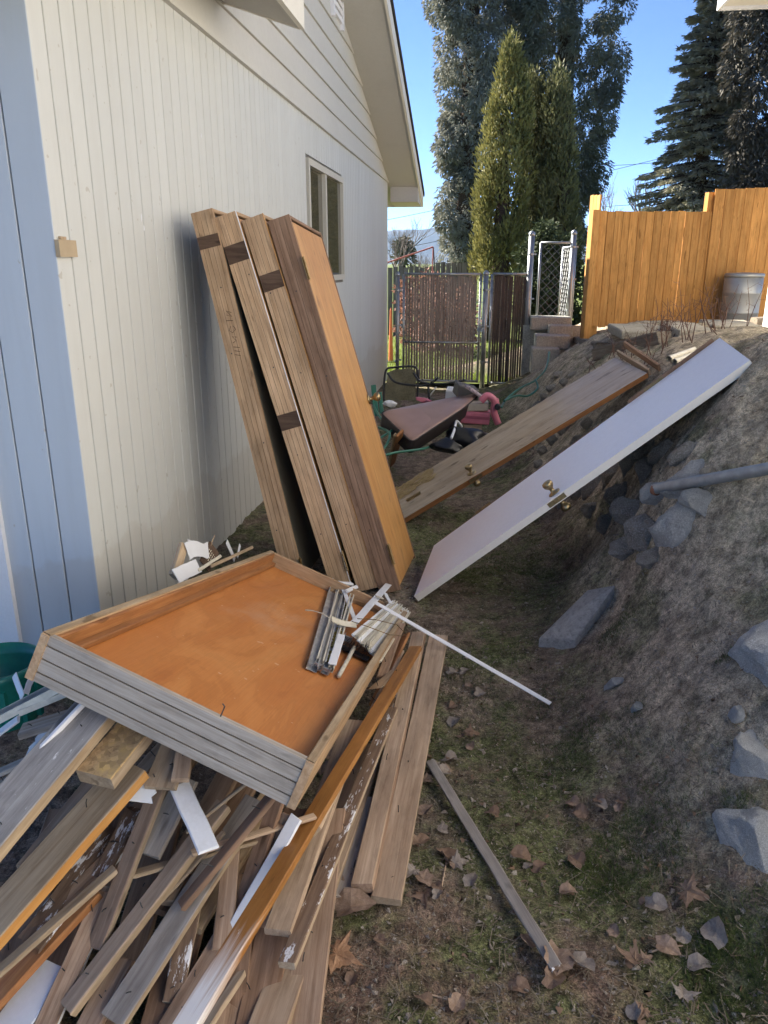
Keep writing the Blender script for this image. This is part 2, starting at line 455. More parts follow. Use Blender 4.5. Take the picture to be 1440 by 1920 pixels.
def vnoise(x, y):
    xi = np.floor(x).astype(int); yi = np.floor(y).astype(int)
    fx = x - xi; fy = y - yi
    fx = fx * fx * (3 - 2 * fx); fy = fy * fy * (3 - 2 * fy)
    g = lambda a, b: _lat[a % 256, b % 256]
    return (g(xi, yi) * (1 - fx) + g(xi + 1, yi) * fx) * (1 - fy) + (g(xi, yi + 1) * (1 - fx) + g(xi + 1, yi + 1) * fx) * fy
def fbm(x, y, o=4):
    s = 0; a = 1; tt = 0
    for i in range(o):
        s = s + a * vnoise(x * 2 ** i + 17.3 * i, y * 2 ** i + 5.1 * i); tt += a; a *= .5
    return s / tt - .5
def hgt(x, y):
    x = np.atleast_1d(np.asarray(x, float)); y = np.atleast_1d(np.asarray(y, float))
    out = np.empty(x.shape); xf, yf = x.ravel(), y.ravel(); of = out.ravel()
    for i in range(0, len(xf), 20000):
        a, c = xf[i:i + 20000], yf[i:i + 20000]
        d2 = (a[:, None] - cp[None, :, 0]) ** 2 + (c[:, None] - cp[None, :, 1]) ** 2
        of[i:i + 20000] = tps_k(d2) @ _w[:_n] + _w[_n] + _w[_n + 1] * a + _w[_n + 2] * c
    of = of + .07 * fbm(xf * 1.7, yf * 1.7, 3) * np.clip((of + .1) * 2, .15, 1) + (.03 + .05 * np.clip(of * 2, 0, 1)) * fbm(xf * 6, yf * 6, 4) + .022 * fbm(xf * 22, yf * 22, 3) * (.4 + 1.2 * np.clip(fbm(xf * 1.1 + 9, yf * 1.1, 2) + .5, 0, 1))
    return of.reshape(x.shape)
def H(x, y): return float(hgt(x, y)[0])
def G(px, py, t0=1.0, t1=30):
    """where the sight line through a point of the photograph meets the ground"""
    d = ray(px, py)
    ts = np.linspace(t0, t1, 1200)
    P = np.array(CAM)[None] + ts[:, None] * np.array(d)[None]
    below = P[:, 2] < hgt(P[:, 0], P[:, 1])
    i = int(np.argmax(below)) if below.any() else len(ts) - 1
    p = CAM + d * float(ts[i]); p.z = H(p.x, p.y)
    return p
def grid(name, xs, ys, mat):
    X, Yg = np.meshgrid(xs, ys)
    Zg = hgt(X, Yg)
    nx, ny = len(xs), len(ys)
    co = np.stack([X, Yg, Zg], -1).reshape(-1, 3)
    a = (np.arange(ny - 1)[:, None] * nx + np.arange(nx - 1)[None]).ravel()
    f = np.stack([a, a + 1, a + nx + 1, a + nx], 1)
    me = bpy.data.meshes.new(name)
    me.vertices.add(len(co)); me.vertices.foreach_set('co', co.astype(np.float32).ravel())
    me.loops.add(f.size); me.loops.foreach_set('vertex_index', f.astype(np.int32).ravel())
    me.polygons.add(len(f)); me.polygons.foreach_set('loop_start', np.arange(0, f.size, 4, dtype=np.int32)); me.polygons.foreach_set('loop_total', np.full(len(f), 4, np.int32))
    me.polygons.foreach_set('use_smooth', np.ones(len(f), bool))
    me.materials.append(mat); me.update(calc_edges=True)
    return link(name, me)
xs = np.unique(np.round(np.r_[np.arange(-7, -1.7, .25), np.arange(-1.7, 2.2, .018), np.arange(2.2, 8.01, .15)], 4))
ys = np.unique(np.round(np.r_[np.arange(-2.5, .9, .2), np.arange(.9, 5.0, .018), np.arange(5.0, 15.01, .06)], 4))
tag(grid('ground', xs, ys, MAT['ground']), kind='structure')

# lawn beyond the gate, to the horizon
def m_lawn():
    m, t, b = nodes('lawn', .9, .15)
    v, _ = coords(t, rand=False)
    n1 = noise(t, v, .35, 5, .6); n2 = noise(t, v, 30, 3)
    col = ramp(t, n1, [(.35, (.10, .13, .03)), (.6, (.16, .20, .045)), (.75, (.20, .17, .08))])
    col = mix(t, .6, col, ramp(t, n2, [(.3, .6), (.7, 1.1)]), 'MULTIPLY')
    t.links.new(col, b.inputs['Base Color'])
    return m
mb = MB()
mb.add([(-400, 13.2, -.24), (400, 13.2, -.24), (2500, 5000, -.24), (-2500, 5000, -.24)], [(0, 1, 2, 3)])
tag(mb.build('lawn', m_lawn()), kind='structure')
# hills
def m_hill():
    m, t, b = nodes('far dry hillside', .95, .05)
    v, _ = coords(t, rand=False)
    n1 = noise(t, v, .004, 6, .65)
    t.links.new(ramp(t, n1, [(.35, (.022, .03, .035)), (.65, (.07, .07, .065))]), b.inputs['Base Color'])
    return m
mb = MB()
nxh = 160
for i in range(nxh):
    xx = -2500 + 5000 * i / (nxh - 1)
    hh = 165 + 120 * float(fbm(np.array([i * .11 + 3]), np.array([2.2]), 5)[0]) + 60 * float(fbm(np.array([i * .03]), np.array([9.2]), 3)[0])
    for j, (dy, fz) in enumerate(((0, 0), (250, .32), (520, .55), (800, .86), (1000, 1.0), (1500, .7))):
        mb.v.append((xx, 3300 + dy + 90 * float(fbm(np.array([i * .2]), np.array([j * 1.7]))[0]), -.5 + hh * fz * (1 + .35 * float(fbm(np.array([i * .25]), np.array([j * .8]))[0]))))
for i in range(nxh - 1):
    for j in range(5):
        mb.f.append((i*6+j, (i+1)*6+j, (i+1)*6+j+1, i*6+j+1)); mb.m.append(0)
tag(mb.build('hills', m_hill(), smooth=True), kind='structure')

# ------------------------------------------------------------------ shapes
def plank_mesh(L, w, t, mats, seed=0, bow=.0, rag=0.0, n=5, ch=.0025, cup=0.0, jit=.0012):
    rg = random.Random(seed)
    mb = MB(); prof = [(-w/2+ch, -t/2), (w/2-ch, -t/2), (w/2, -t/2+ch), (w/2, t/2-ch), (w/2-ch, t/2), (-w/2+ch, t/2), (-w/2, t/2-ch), (-w/2, -t/2+ch)]
    for i in range(n + 1):
        s = i / n
        x = -L/2 + L * s
        dz = bow * (1 - (2*s - 1) ** 2); dy = rg.uniform(-1, 1) * jit
        for (y, z) in prof:
            xx = x
            if rag and i in (0, n): xx += rg.uniform(-rag, rag)
            mb.v.append((xx, y + dy + rg.uniform(-.3, .3) * jit, z + dz + cup * (abs(y) / w) ** 2))
    for i in range(n):
        for k in range(8):
            k2 = (k + 1) % 8
            mb.f.append((i*8+k, (i+1)*8+k, (i+1)*8+k2, i*8+k2)[::-1]); mb.m.append(0 if k in (3, 4, 5) else 1)
    mb.f.append(tuple(range(8))); mb.m.append(1)
    mb.f.append(tuple(n*8 + k for k in range(8))[::-1]); mb.m.append(1)
    me = mb.mesh('plank', mats if isinstance(mats, list) else [mats, mats])
    return me
_seed = [0]
def plank(name, p0, p1, w, t, mat, up=(0, 0, 1), roll=0, parent=None, label=None, cat=None, group=None, mat2=None, **kw):
    _seed[0] += 1
    p0, p1 = V(p0), V(p1)
    x = p1 - p0; L = x.length
    m = frame((p0 + p1) / 2, x, V(up))
    if roll: m = m @ M.Rotation(R(roll), 4, 'X')
    me = plank_mesh(L, w, t, [mat, mat2 or mat], _seed[0], **kw)
    o = link(name, me, parent, m)
    return tag(o, label, cat, group)
def channel_mesh(L, w, h, mat, th=.0015, lip=.006):
    prof = [(-w/2, h), (-w/2, 0), (w/2, 0), (w/2, h), (w/2-lip, h), (w/2-lip, h-th), (w/2-th, h-th), (w/2-th, th), (-w/2+th, th), (-w/2+th, h-th), (-w/2+lip, h-th), (-w/2+lip, h)]
    mb = MB(); k = len(prof)
    for x in (-L/2, L/2):
        for y, z in prof: mb.v.append((x, y, z))
    for i in range(k):
        j = (i + 1) % k
        mb.f.append((i, k+i, k+j, j)); mb.m.append(0)
    mb.f.append(tuple(range(k))[::-1]); mb.m.append(0); mb.f.append(tuple(range(k, 2*k))); mb.m.append(0)
    return mb.mesh('channel', mat)
def channel(name, p0, p1, w, h, mat, up=(0, 0, 1), label=None, cat=None, group=None):
    p0, p1 = V(p0), V(p1)
    return tag(link(name, channel_mesh((p1-p0).length, w, h, mat), None, frame((p0+p1)/2, p1-p0, V(up))), label, cat, group)
def rock_mesh(seed, sub=3, amp=.32, smooth=True):
    import bmesh
    rg = random.Random(seed)
    bm = bmesh.new()
    bmesh.ops.create_icosphere(bm, subdivisions=sub, radius=1)
    ph = [V((rg.uniform(-1, 1), rg.uniform(-1, 1), rg.uniform(-1, 1))).normalized() for _ in range(14)]
    cut = [rg.uniform(.45, .85) for _ in ph]
    off = rg.uniform(0, 50)
    from mathutils import noise as mn
    for v in bm.verts:
        p = v.co.copy()
        for d, c in zip(ph, cut):
            e = p.dot(d) - c
            if e > 0: p -= d * e * .97
        p *= 1 + amp * .5 * mn.noise(p * 1.3 + V((off, 0, 0))) + .10 * mn.noise(p * 4 + V((0, off, 0))) + .05 * abs(mn.noise(p * 7 + V((off, off, 0)))) + .04 * mn.noise(p * 15 + V((off, off, 0)))
        v.co = p
    me = bpy.data.meshes.new('stone'); bm.to_mesh(me); bm.free()
    me.polygons.foreach_set('use_smooth', [smooth] * len(me.polygons))
    return me
#--NEXT--
# ------------------------------------------------------------------ house
WX, WY0, WY1 = -1.60, 2.85, 13.05
SID = 2.916                                   # top of the vertical siding
RIDGE = (WY0 + WY1) / 2
OV = -1.133
def rakez(y): return 2.625 + .325 * (13.75 - max(y, 2 * RIDGE - y))
house = thing('house', (WX, WY0, 0), 'cream house with grooved vertical siding, lap board gable and front wall coloured blue grey for its shade', 'house')
bm_ = plank_mesh(1, .108, .014, MAT['siding'], 1, ch=.0025, n=1, jit=0)
wy0, wy1, wz0, wz1 = Xp(575, 298, WX).y, Xp(645, 524, WX).y - .03, Xp(640, 524, WX).z, Xp(600, 310, WX).z
nb = int((WY1 - WY0) / .116)
def vboard(y, z0, z1, me=bm_):
    m = frame(V((WX - .007, y, (z0 + z1) / 2)), (0, 0, 1), (1, 0, 0)) @ M.Diagonal((z1 - z0, 1, 1, 1))
    return link('siding_board', me, house, m)
for i in range(nb):
    y = WY0 + .056 + .116 * i
    zb = -.02 if y < 9 else -.16
    if wy0 - .03 < y < wy1 + .03:
        vboard(y, zb, wz0 - .03); vboard(y, wz1 + .03, SID)
    else:
        vboard(y, zb, SID)
mb = MB()                                     # dark body added behind the boards to shade grooves, stop light
bx = WX - .0155
mb.box((-7, WY0 + .02, -.1), (bx, wy0, SID)); mb.box((-7, wy1, -.1), (bx, WY1, SID))
mb.box((-7, wy0, -.1), (bx, wy1, wz0)); mb.box((-7, wy0, wz1), (bx, wy1, SID))
mb.build('shade_backing', MAT['darkback'], house)
mb = MB()
y0, y1 = WY0 + .02, WY1
mb.add([(bx-.01, y0, SID), (bx-.01, y1, SID), (bx-.01, RIDGE, rakez(RIDGE)), (-7, y0, SID), (-7, y1, SID), (-7, RIDGE, rakez(RIDGE))], [(0, 1, 2), (3, 5, 4), (0, 3, 4, 1), (1, 4, 5, 2), (2, 5, 3, 0)])
mb.build('gable_backing', MAT['darkback'], house)
k, z = 0, SID + .004
while z < rakez(RIDGE) - .05:
    e = .205; z1 = z + e
    yb0, yb1 = max(WY0, 2 * RIDGE - (13.75 - (z - 2.625) / .325)), 13.75 - (z - 2.625) / .325
    yt0, yt1 = max(WY0, 2 * RIDGE - (13.75 - (z1 - 2.625) / .325)), 13.75 - (z1 - 2.625) / .325
    yb1 = min(yb1, WY1); yt1 = min(yt1, WY1)
    if yt1 - yt0 < .1: break
    mb = MB(); xo, xi, xt = WX + .022, WX - .02, WX + .004
    mb.add([(xo, yb0, z), (xo, yb1, z), (xt, yt1, z1 - .002), (xt, yt0, z1 - .002), (xi, yb0, z), (xi, yb1, z), (xi, yt1, z1 - .002), (xi, yt0, z1 - .002)],
           [(0, 1, 2, 3), (4, 7, 6, 5), (0, 4, 5, 1), (1, 5, 6, 2), (2, 6, 7, 3), (3, 7, 4, 0)])
    mb.build('lap_board', MAT['gable'], house)
    z = z1; k += 1
mb = MB(); mb.box((WX - .01, WY0, SID - .012), (WX + .03, WY1, SID + .003)); mb.build('drip_strip', MAT['gable'], house)
# gable vent
mb = MB(); vy, vz = Xp(627, 12, WX).y, Xp(627, 12, WX).z
for j in range(6): mb.box((WX + .01, vy - .22, vz - .1 + j * .07), (WX + .045, vy + .22, vz - .06 + j * .07))
mb.box((WX + .005, vy - .28, vz - .15), (WX + .05, vy - .22, vz + .4)); mb.box((WX + .005, vy + .22, vz - .15), (WX + .05, vy + .28, vz + .4))
mb.build('gable_vent', MAT['white'], house)
# roof: two slopes with soffit, fascia
def slope(ys, ye, name, zo, th, mat, x0, x1):
    mb = MB()
    za, zb = rakez(ys) + zo, rakez(ye) + zo
    mb.add([(x0, ys, za), (x1, ys, za), (x1, ye, zb), (x0, ye, zb), (x0, ys, za + th), (x1, ys, za + th), (x1, ye, zb + th), (x0, ye, zb + th)],
           [(0, 3, 2, 1), (4, 5, 6, 7), (0, 1, 5, 4), (1, 2, 6, 5), (2, 3, 7, 6), (3, 0, 4, 7)])
    return mb.build(name, mat, house)
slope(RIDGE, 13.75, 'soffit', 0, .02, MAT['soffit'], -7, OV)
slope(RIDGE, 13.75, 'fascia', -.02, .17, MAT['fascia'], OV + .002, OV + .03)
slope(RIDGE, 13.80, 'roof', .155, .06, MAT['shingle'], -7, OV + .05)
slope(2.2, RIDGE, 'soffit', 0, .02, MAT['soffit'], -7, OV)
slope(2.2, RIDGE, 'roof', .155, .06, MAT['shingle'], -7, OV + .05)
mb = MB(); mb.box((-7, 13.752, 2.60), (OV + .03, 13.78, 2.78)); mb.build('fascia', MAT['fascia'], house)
mb = MB()                                     # boxed end of the eave
mb.add([(WX+.03, 13.05, 2.63), (OV, 13.05, 2.63), (OV, 13.74, 2.605), (WX+.03, 13.74, 2.605), (WX+.03, 13.05, 2.87), (OV, 13.05, 2.845), (OV, 13.74, 2.622), (WX+.03, 13.74, 2.622)],
       [(0, 3, 2, 1), (4, 5, 6, 7), (0, 1, 5, 4), (1, 2, 6, 5), (2, 3, 7, 6), (3, 0, 4, 7)])
mb.build('eave_return', MAT['soffit'], house)
# front roof whose eave runs along the wall
ey, ez = Xp(560, 52, OV).y, Xp(560, 52, OV).z
mb = MB(); sl_ = .325
def rz(x): return ez + (OV - x) * sl_
mb.add([(OV, 1.2, ez), (OV, ey, ez), (-4, ey, rz(-4)), (-4, 1.2, rz(-4)), (OV, 1.2, ez+.02), (OV, ey, ez+.02), (-4, ey, rz(-4)+.02), (-4, 1.2, rz(-4)+.02)], [(0, 3, 2, 1), (4, 5, 6, 7), (0, 1, 5, 4), (1, 2, 6, 5), (2, 3, 7, 6), (3, 0, 4, 7)])
mb.build('soffit', MAT['soffit'], house)
mb = MB(); mb.box((OV + .002, 1.2, ez - .004), (OV + .03, ey + .02, ez + .20)); mb.build('fascia', MAT['fascia'], house)
mb = MB()
mb.add([(OV+.002, ey+.002, ez-.004), (OV+.002, ey+.03, ez-.004), (-4, ey+.03, rz(-4)-.004), (-4, ey+.002, rz(-4)-.004), (OV+.002, ey+.002, ez+.19), (OV+.002, ey+.03, ez+.19), (-4, ey+.03, rz(-4)+.19), (-4, ey+.002, rz(-4)+.19)], [(0, 3, 2, 1), (4, 5, 6, 7), (0, 1, 5, 4), (1, 2, 6, 5), (2, 3, 7, 6), (3, 0, 4, 7)])
mb.build('fascia', MAT['fascia'], house)
mb = MB()
mb.add([(OV+.05, 1.1, ez+.2), (OV+.05, ey+.06, ez+.2), (-4, ey+.06, rz(-4)+.2), (-4, 1.1, rz(-4)+.2), (OV+.05, 1.1, ez+.25), (OV+.05, ey+.06, ez+.25), (-4, ey+.06, rz(-4)+.25), (-4, 1.1, rz(-4)+.25)], [(0, 3, 2, 1), (4, 5, 6, 7), (0, 1, 5, 4), (1, 2, 6, 5), (2, 3, 7, 6), (3, 0, 4, 7)])
mb.build('roof', MAT['shingle'], house)
# front wall: boards, trim, garage door
FY = WY0
tx0, tx1 = Yp(0, 980, FY).x, Yp(46, 1235, FY).x
trx = Yp(42, 1200, FY).x
fb = plank_mesh(1, .135, .014, MAT['front'], 2, ch=.002, n=1, jit=0)
xx = WX - .068
while xx > trx - .02:
    link('siding_board', fb, house, frame(V((xx, FY + .008, 1.5)), (0, 0, 1), (0, -1, 0)) @ M.Diagonal((3.04, 1, 1, 1)))
    xx -= .142
mb = MB(); mb.box((trx - .11, FY - .024, -.02), (trx, FY + .0145, 2.25)); mb.build('garage_trim', MAT['white'], house)
mb = MB(); mb.box((-7, FY - .024, 2.252), (trx, FY + .0145, 2.36)); mb.build('garage_trim', MAT['white'], house)
mb = MB(); mb.box((-7, FY, 2.362), (trx + .04, FY + .0145, 3.02)); mb.build('front_header', MAT['front'], house)
gd = MB()
gd.box((-7, FY + .016, -.02), (trx - .11, FY + .0195, 2.25)); gdo = gd.build('garage_door', MAT['front'], house)
for j in range(4):
    mb = MB(); mb.box((-7, FY + .0, .0 + j * .555), (trx - .112, FY + .015, .55 + j * .555)); mb.build('panel', MAT['front'], gdo)
# window
win = link('window', MB().mesh('window', MAT['white']), house, M.Identity(4))
mb = MB(); ww = .055
ym = wy0 + (wy1 - wy0) * .47
mb.box((WX - .05, wy0, wz0), (WX + .018, wy0 + ww, wz1)); mb.box((WX - .05, wy1 - ww, wz0), (WX + .018, wy1, wz1))
mb.box((WX - .05, wy0 + ww, wz0), (WX + .018, wy1 - ww, wz0 + ww)); mb.box((WX - .05, wy0 + ww, wz1 - ww), (WX + .018, wy1 - ww, wz1))
mb.box((WX - .04, ym - .03, wz0 + ww), (WX + .008, ym + .03, wz1 - ww))
mb.build('frame', paint('window frame paint', (.55, .52, .45), .5), win)
def m_glass():
    m, t, b = nodes('window glass', .03, .8)
    b.inputs['Base Color'].default_value = (.10, .09, .06, 1)  # olive brown of the reflected trees put into the base colour
    v, _ = coords(t); n = noise(t, v, 2.5, 2); bump(t, b, n, .04, .02)
    return m
gm = m_glass()
for a, c, dx in ((wy0 + ww, ym - .03, -.03), (ym + .03, wy1 - ww, -.012)):
    mb = MB(); mb.box((WX + dx - .006, a, wz0 + ww), (WX + dx, c, wz1 - ww)); mb.build('pane', gm, win)
mb = MB(); mb.box((-6.9, 3.0, .02), (-6.85, 12.9, 2.8)); mb.build('inner_wall', MAT['darkback'], house)
# paint chips on the wall and the tan cover plate
for (x, y, w, h) in ((377, 254, .012, .03), (265, 408, .010, .05), (270, 428, .010, .03), (400, 312, .008, .008), (472, 357, .007, .014), (580, 135, .01, .012), (420, 98, .006, .02)):
    p = Xp(x, y, WX); mb = MB()
    pts = [(WX + .0012, p.y + w * .5 * math.cos(a) * rnd.uniform(.6, 1.2), p.z + h * .5 * math.sin(a) * rnd.uniform(.6, 1.2)) for a in [i * math.tau / 9 for i in range(9)]]
    n_ = len(pts); mb.add(pts + [(q[0] - .0012, q[1], q[2]) for q in pts], [tuple(range(n_))] + [(i, i + n_, (i + 1) % n_ + n_, (i + 1) % n_) for i in range(n_)])
    mb.build('paint_chip', MAT['paper'], house)
a, b_ = Xp(101, 449, WX), Xp(138, 482, WX)
mb = MB(); mb.box((WX + .0005, a.y, b_.z), (WX + .018, b_.y, a.z)); pl = mb.build('cover_plate', plain('tan cardboard', (.46, .36, .24), .8, .2), house)
mb = MB(); mb.box((WX + .002, a.y + .03, a.z + .001), (WX + .012, a.y + .07, a.z + .012)); mb.build('tab', MAT['tan'], pl)

# ------------------------------------------------------------------ neighbour's roof corner, top right
nh = thing('neighbour_house', (7.2, 9, 1), 'pale eave corner of the neighbouring house above the tall fence', 'house')
q = Yp(1352, 12, 9.0)
NX = q.x + .62
mb = MB(); mb.box((q.x, -5.5, q.z), (NX + 6, q.y, q.z + .02)); mb.build('soffit', MAT['fascia'], nh)
mb = MB(); mb.box((q.x - .03, -5.5, q.z - .03), (q.x - .001, q.y + .03, q.z + .2)); mb.build('fascia', MAT['white'], nh)
mb = MB(); mb.box((q.x, q.y + .001, q.z - .03), (NX + 6, q.y + .03, q.z + .2)); mb.build('fascia', MAT['white'], nh)
mb = MB(); mb.box((q.x - .06, -5.6, q.z + .201), (NX + 6, q.y + .06, q.z + .27)); mb.build('roof', MAT['shingle'], nh)
mb = MB(); mb.box((NX, -5, .3), (NX + 5.5, q.y - .6, q.z - .001)); mb.build('wall', paint('pale bounce wall', (.79, .775, .74), .8, .1), nh)  # unseen wall added to bounce sunlight onto the cream siding

# ------------------------------------------------------------------ chain link gate and panels
GYD = 12.75
def gx(x, y=600, Y=GYD): return Yp(x, y, Y).x
gz = -.2
def wire_mesh(mb, p0, ux, uz, w, h, sp=.06, r=.0028):
    p0, ux, uz = V(p0), V(ux), V(uz)
    n = ux.cross(uz).normalized()
    for fam in (1, -1):
        k = -h
        while k < w + h:
            # line x = k + fam*z clipped to the rectangle
            zs = [max(0, (0 - k) * fam if fam > 0 else (k - w)), min(h, (w - k) if fam > 0 else k)]
            za, zb = (max(0, -k), min(h, w - k)) if fam > 0 else (max(0, k - w), min(h, k))
            if zb - za > .02:
                a = p0 + ux * (k + fam * za) + uz * za + n * (fam * r); b = p0 + ux * (k + fam * zb) + uz * zb + n * (fam * r)
                mb.tube([a, b], r, 3, cap=False)
            k += sp
def post(px, ytop, name, label, r=.03, zb=None, Y=GYD, grp=None):
    p = Yp(px, ytop, Y); zb = H(p.x, Y) - .05 if zb is None else zb
    t = thing(name, (p.x, Y, zb), label, 'fence post', grp)
    mb = MB(); mb.tube([(p.x, Y, zb), (p.x, Y, p.z - .04)], r, 12); mb.build('pipe', MAT['metal'], t, smooth=True)
    mb = MB(); mb.lathe([(r + .004, -.06), (r + .006, -.045), (r + .004, -.02), (r * .6, .0), (.005, .012)], 12, 0, M.Translation((p.x, Y, p.z))); mb.build('cap', MAT['metal'], t, smooth=True)
    for q in (.25, .55, .85):
        mb = MB(); z = zb + (p.z - zb) * q; mb.lathe([(r + .006, -.012), (r + .006, .012)], 12, 0, M.Translation((p.x, Y, z))); mb.box((p.x + r, Y - .008, z - .012), (p.x + r + .04, Y + .008, z + .012)); mb.build('clamp', MAT['metal'], t)
    return p
post(746, 510, 'fence_post', 'short steel gate post against the far house corner')
post(912, 508, 'fence_post', 'steel latch post between the slatted gate and the dark slatted panel', .04)
post(998, 434, 'fence_post', 'tall steel post where dark slatted panel meets the open mesh', .045)
post(1077, 432, 'fence_post', 'tall steel post beside the yellow end of the wood fence', .04, zb=.6)
def slat_panel(name, label, cat, x0, x1, ytop, zb, n, sm, midrail=None, Y=GYD, skip=0, dens=.80):
    a, c = gx(x0), gx(x1); zt = Yp((x0 + x1) / 2, ytop, Y).z
    t = thing(name, ((a + c) / 2, Y, zb), label, cat)
    r = .02
    for nm, pts in (('top_rail', [(a, Y, zt), (c, Y, zt)]), ('bottom_rail', [(a, Y, zb + .06), (c, Y, zb + .06)]), ('side_rail', [(a, Y, zb + .04), (a, Y, zt)]), ('side_rail', [(c, Y, zb + .04), (c, Y, zt)])):
        mb = MB(); mb.tube(pts, r, 10); mb.build(nm, MAT['metal'], t, smooth=True)
    if midrail:
        zm = Yp((x0 + x1) / 2, midrail, Y).z
        mb = MB(); mb.tube([(a, Y, zm), (c, Y, zm)], .016, 8); mb.build('mid_rail', MAT['metal'], t, smooth=True)
    mb = MB(); wire_mesh(mb, (a + .02, Y + .03, zb + .07), (1, 0, 0), (0, 0, 1), c - a - .04, zt - zb - .08, .065, .0024)
    o = mb.build('wire_mesh', MAT['wire'], t); o['kind'] = 'stuff'
    sp = (c - a - .06) / n
    me = plank_mesh(1, sp * dens, .008, sm, 11, n=3, jit=.004)
    for i in range(n):
        if skip and i >= n - skip: continue
        x = a + .03 + sp * (i + .5)
        hh = zt - zb - .10 + rnd.uniform(-.02, .03)
        link('slat', me, t, frame(V((x + rnd.uniform(-.004, .004), Y + .012, zb + .06 + hh / 2)), (0, 0, 1), (rnd.uniform(-.15, .15), -1, 0)) @ M.Diagonal((hh, 1, 1, 1)))
    return t, a, c, zt
g, a, c, zt = slat_panel('chain_link_gate', 'chain link gate filled with reddish brown vertical slats', 'gate', 757, 899, 514, gz, 27, MAT['slat'], 642, skip=1)
mb = MB(); p = gx(902); z = Yp(900, 618, GYD).z
mb.box((c - .03, GYD - .06, z - .03), (p + .06, GYD - .03, z + .03)); mb.tube([(c, GYD - .07, z - .06), (c + .02, GYD - .08, z + .07)], .012, 6); mb.build('latch', MAT['metal'], g)
slat_panel('slatted_fence', 'narrow chain link fence panel filled with dark vertical slats', 'fence panel', 920, 990, 514, gz - .02, 14, MAT['slat2'], dens=.90)
# open mesh panel on the upper level
t = thing('mesh_fence', (gx(1035), GYD, .6), 'open chain link mesh panel above the block steps', 'fence panel')
a, c = gx(1006), gx(1070); zt, zb = Yp(1035, 455, GYD).z, Yp(1035, 612, GYD).z
for nm, pts in (('top_rail', [(a, GYD, zt), (c, GYD, zt)]), ('side_rail', [(a, GYD, zb), (a, GYD, zt)])):
    mb = MB(); mb.tube(pts, .018, 10); mb.build(nm, MAT['metal'], t, smooth=True)
mb = MB(); wire_mesh(mb, (a, GYD, zb), (1, 0, 0), (0, 0, 1), c - a, zt - zb, .125, .0034); o = mb.build('wire_mesh', MAT['wire'], t); o['kind'] = 'stuff'
t = thing('mesh_gate', (gx(1065), GYD + .3, .6), 'narrow chain link gate swung open, seen nearly edge on beside the wood fence', 'gate')
a0 = V((gx(1071), GYD + .05, zb - .02)); ux = V((-.115, .99, 0)).normalized(); w_ = .95; hh = Yp(1065, 462, GYD).z - a0.z
for nm, pts in (('top_rail', [a0 + V((0, 0, hh)), a0 + ux * w_ + V((0, 0, hh))]), ('side_rail', [a0, a0 + V((0, 0, hh))]), ('side_rail', [a0 + ux * w_, a0 + ux * w_ + V((0, 0, hh))]), ('bottom_rail', [a0, a0 + ux * w_])):
    mb = MB(); mb.tube(pts, .017, 10); mb.build(nm, MAT['metal'], t, smooth=True)
mb = MB(); wire_mesh(mb, a0, ux, (0, 0, 1), w_, hh, .14, .0028); o = mb.build('wire_mesh', MAT['wire'], t); o['kind'] = 'stuff'
# block steps
rnd.seed(5)
for (x, y, w, h, Y, lab) in ((1032, 607, 70, 22, 12.45, 'pale flat block on top of the steps under the mesh panel'), (1050, 622, 42, 22, 12.2, 'tan block below the top step, beside the grey timber'), (1035, 642, 60, 24, 11.9, 'dark ended block in the middle of the step stack'), (1020, 678, 48, 46, 11.6, 'large mossy block at the bottom of the step stack')):
    p = Yp(x, y + h / 2, Y); s = (p - CAM).length / FPX
    mb = MB(); W_, H_ = w * s, h * s
    mb.box((-W_/2, -.1, 0), (W_/2, .35, H_)); o = mb.build('step_block', MAT['block'], None, M.Translation(p))
    bv = o.modifiers.new('b', 'BEVEL'); bv.width = .015; bv.segments = 2
    tag(o, lab, 'block', 'blocks stacked as steps by the gate')
mb = MB(); p = Yp(1035, 625, 12.62); mb.box((p.x - .45, 12.65, -.3), (p.x + .5, 12.68, p.z + .12))
tag(mb.build('block_wall', MAT['block']), 'low pale block wall behind the step stack under the mesh', 'wall')

# ------------------------------------------------------------------ wood fence
FA, FB = Yp(1122, 618, 10.6), Yp(1440, 600, 11.4)
fdir = V((FB.x - FA.x, FB.y - FA.y, 0)).normalized(); fn = V((fdir.y, -fdir.x, 0))
fz0 = V((FA.x, FA.y, 0))
def fp(x, y): return PL(x, y, fz0, fn)
fen = thing('wood_fence', (FA.x, FA.y, .85), 'orange cedar board fence with a lower middle stretch at the top of the bank', 'fence')
def fboard(xa, xb, yt, yb, off=0, gap=.22):
    a, b2 = fp(xa + gap, yt), fp(xb - gap, yt); z1 = a.z; z0 = fp(xa, yb).z
    w = (b2 - a).length; c = (a + b2) / 2
    plank('board', V((c.x, c.y, z0)) + fn * off, V((c.x, c.y, z1)) + fn * off, w, .019, MAT['fence'], fn, parent=fen, n=3, jit=.0015, ch=.004)
x = 1126; rnd.seed(2)
while x < 1333:
    w = rnd.choice((13, 14.5, 15, 16)); 
    fboard(x, min(x + w, 1338), 396 + rnd.uniform(-1, 1.2), 613 + rnd.uniform(-3, 2)); x += w
x = 1340
for i in range(7):
    w = rnd.choice((17, 19, 20)); fboard(x, x + w, 355 - i * .7 + rnd.uniform(-1, 1), 608, .02); x += w
for xa, ya in ((1338, 360), (1133, 400)):
    a = fp(xa, ya); plank('post', V((a.x, a.y, .6)) - fn * .07, V((a.x, a.y, a.z)) - fn * .07, .09, .09, MAT['fence'], fn, parent=fen)
for yy in (430, 585):
    a, b2 = fp(1128, yy), fp(1440, yy); b2.z = a.z; plank('rail', a - fn * .035, b2 - fn * .035, .085, .038, MAT['fence'], -fn, parent=fen)
ret = thing('fence_return', (FA.x, FA.y, .85), 'bright sunlit return of three fence boards at the left end of the wood fence', 'fence')
p0 = fp(1109, 618)
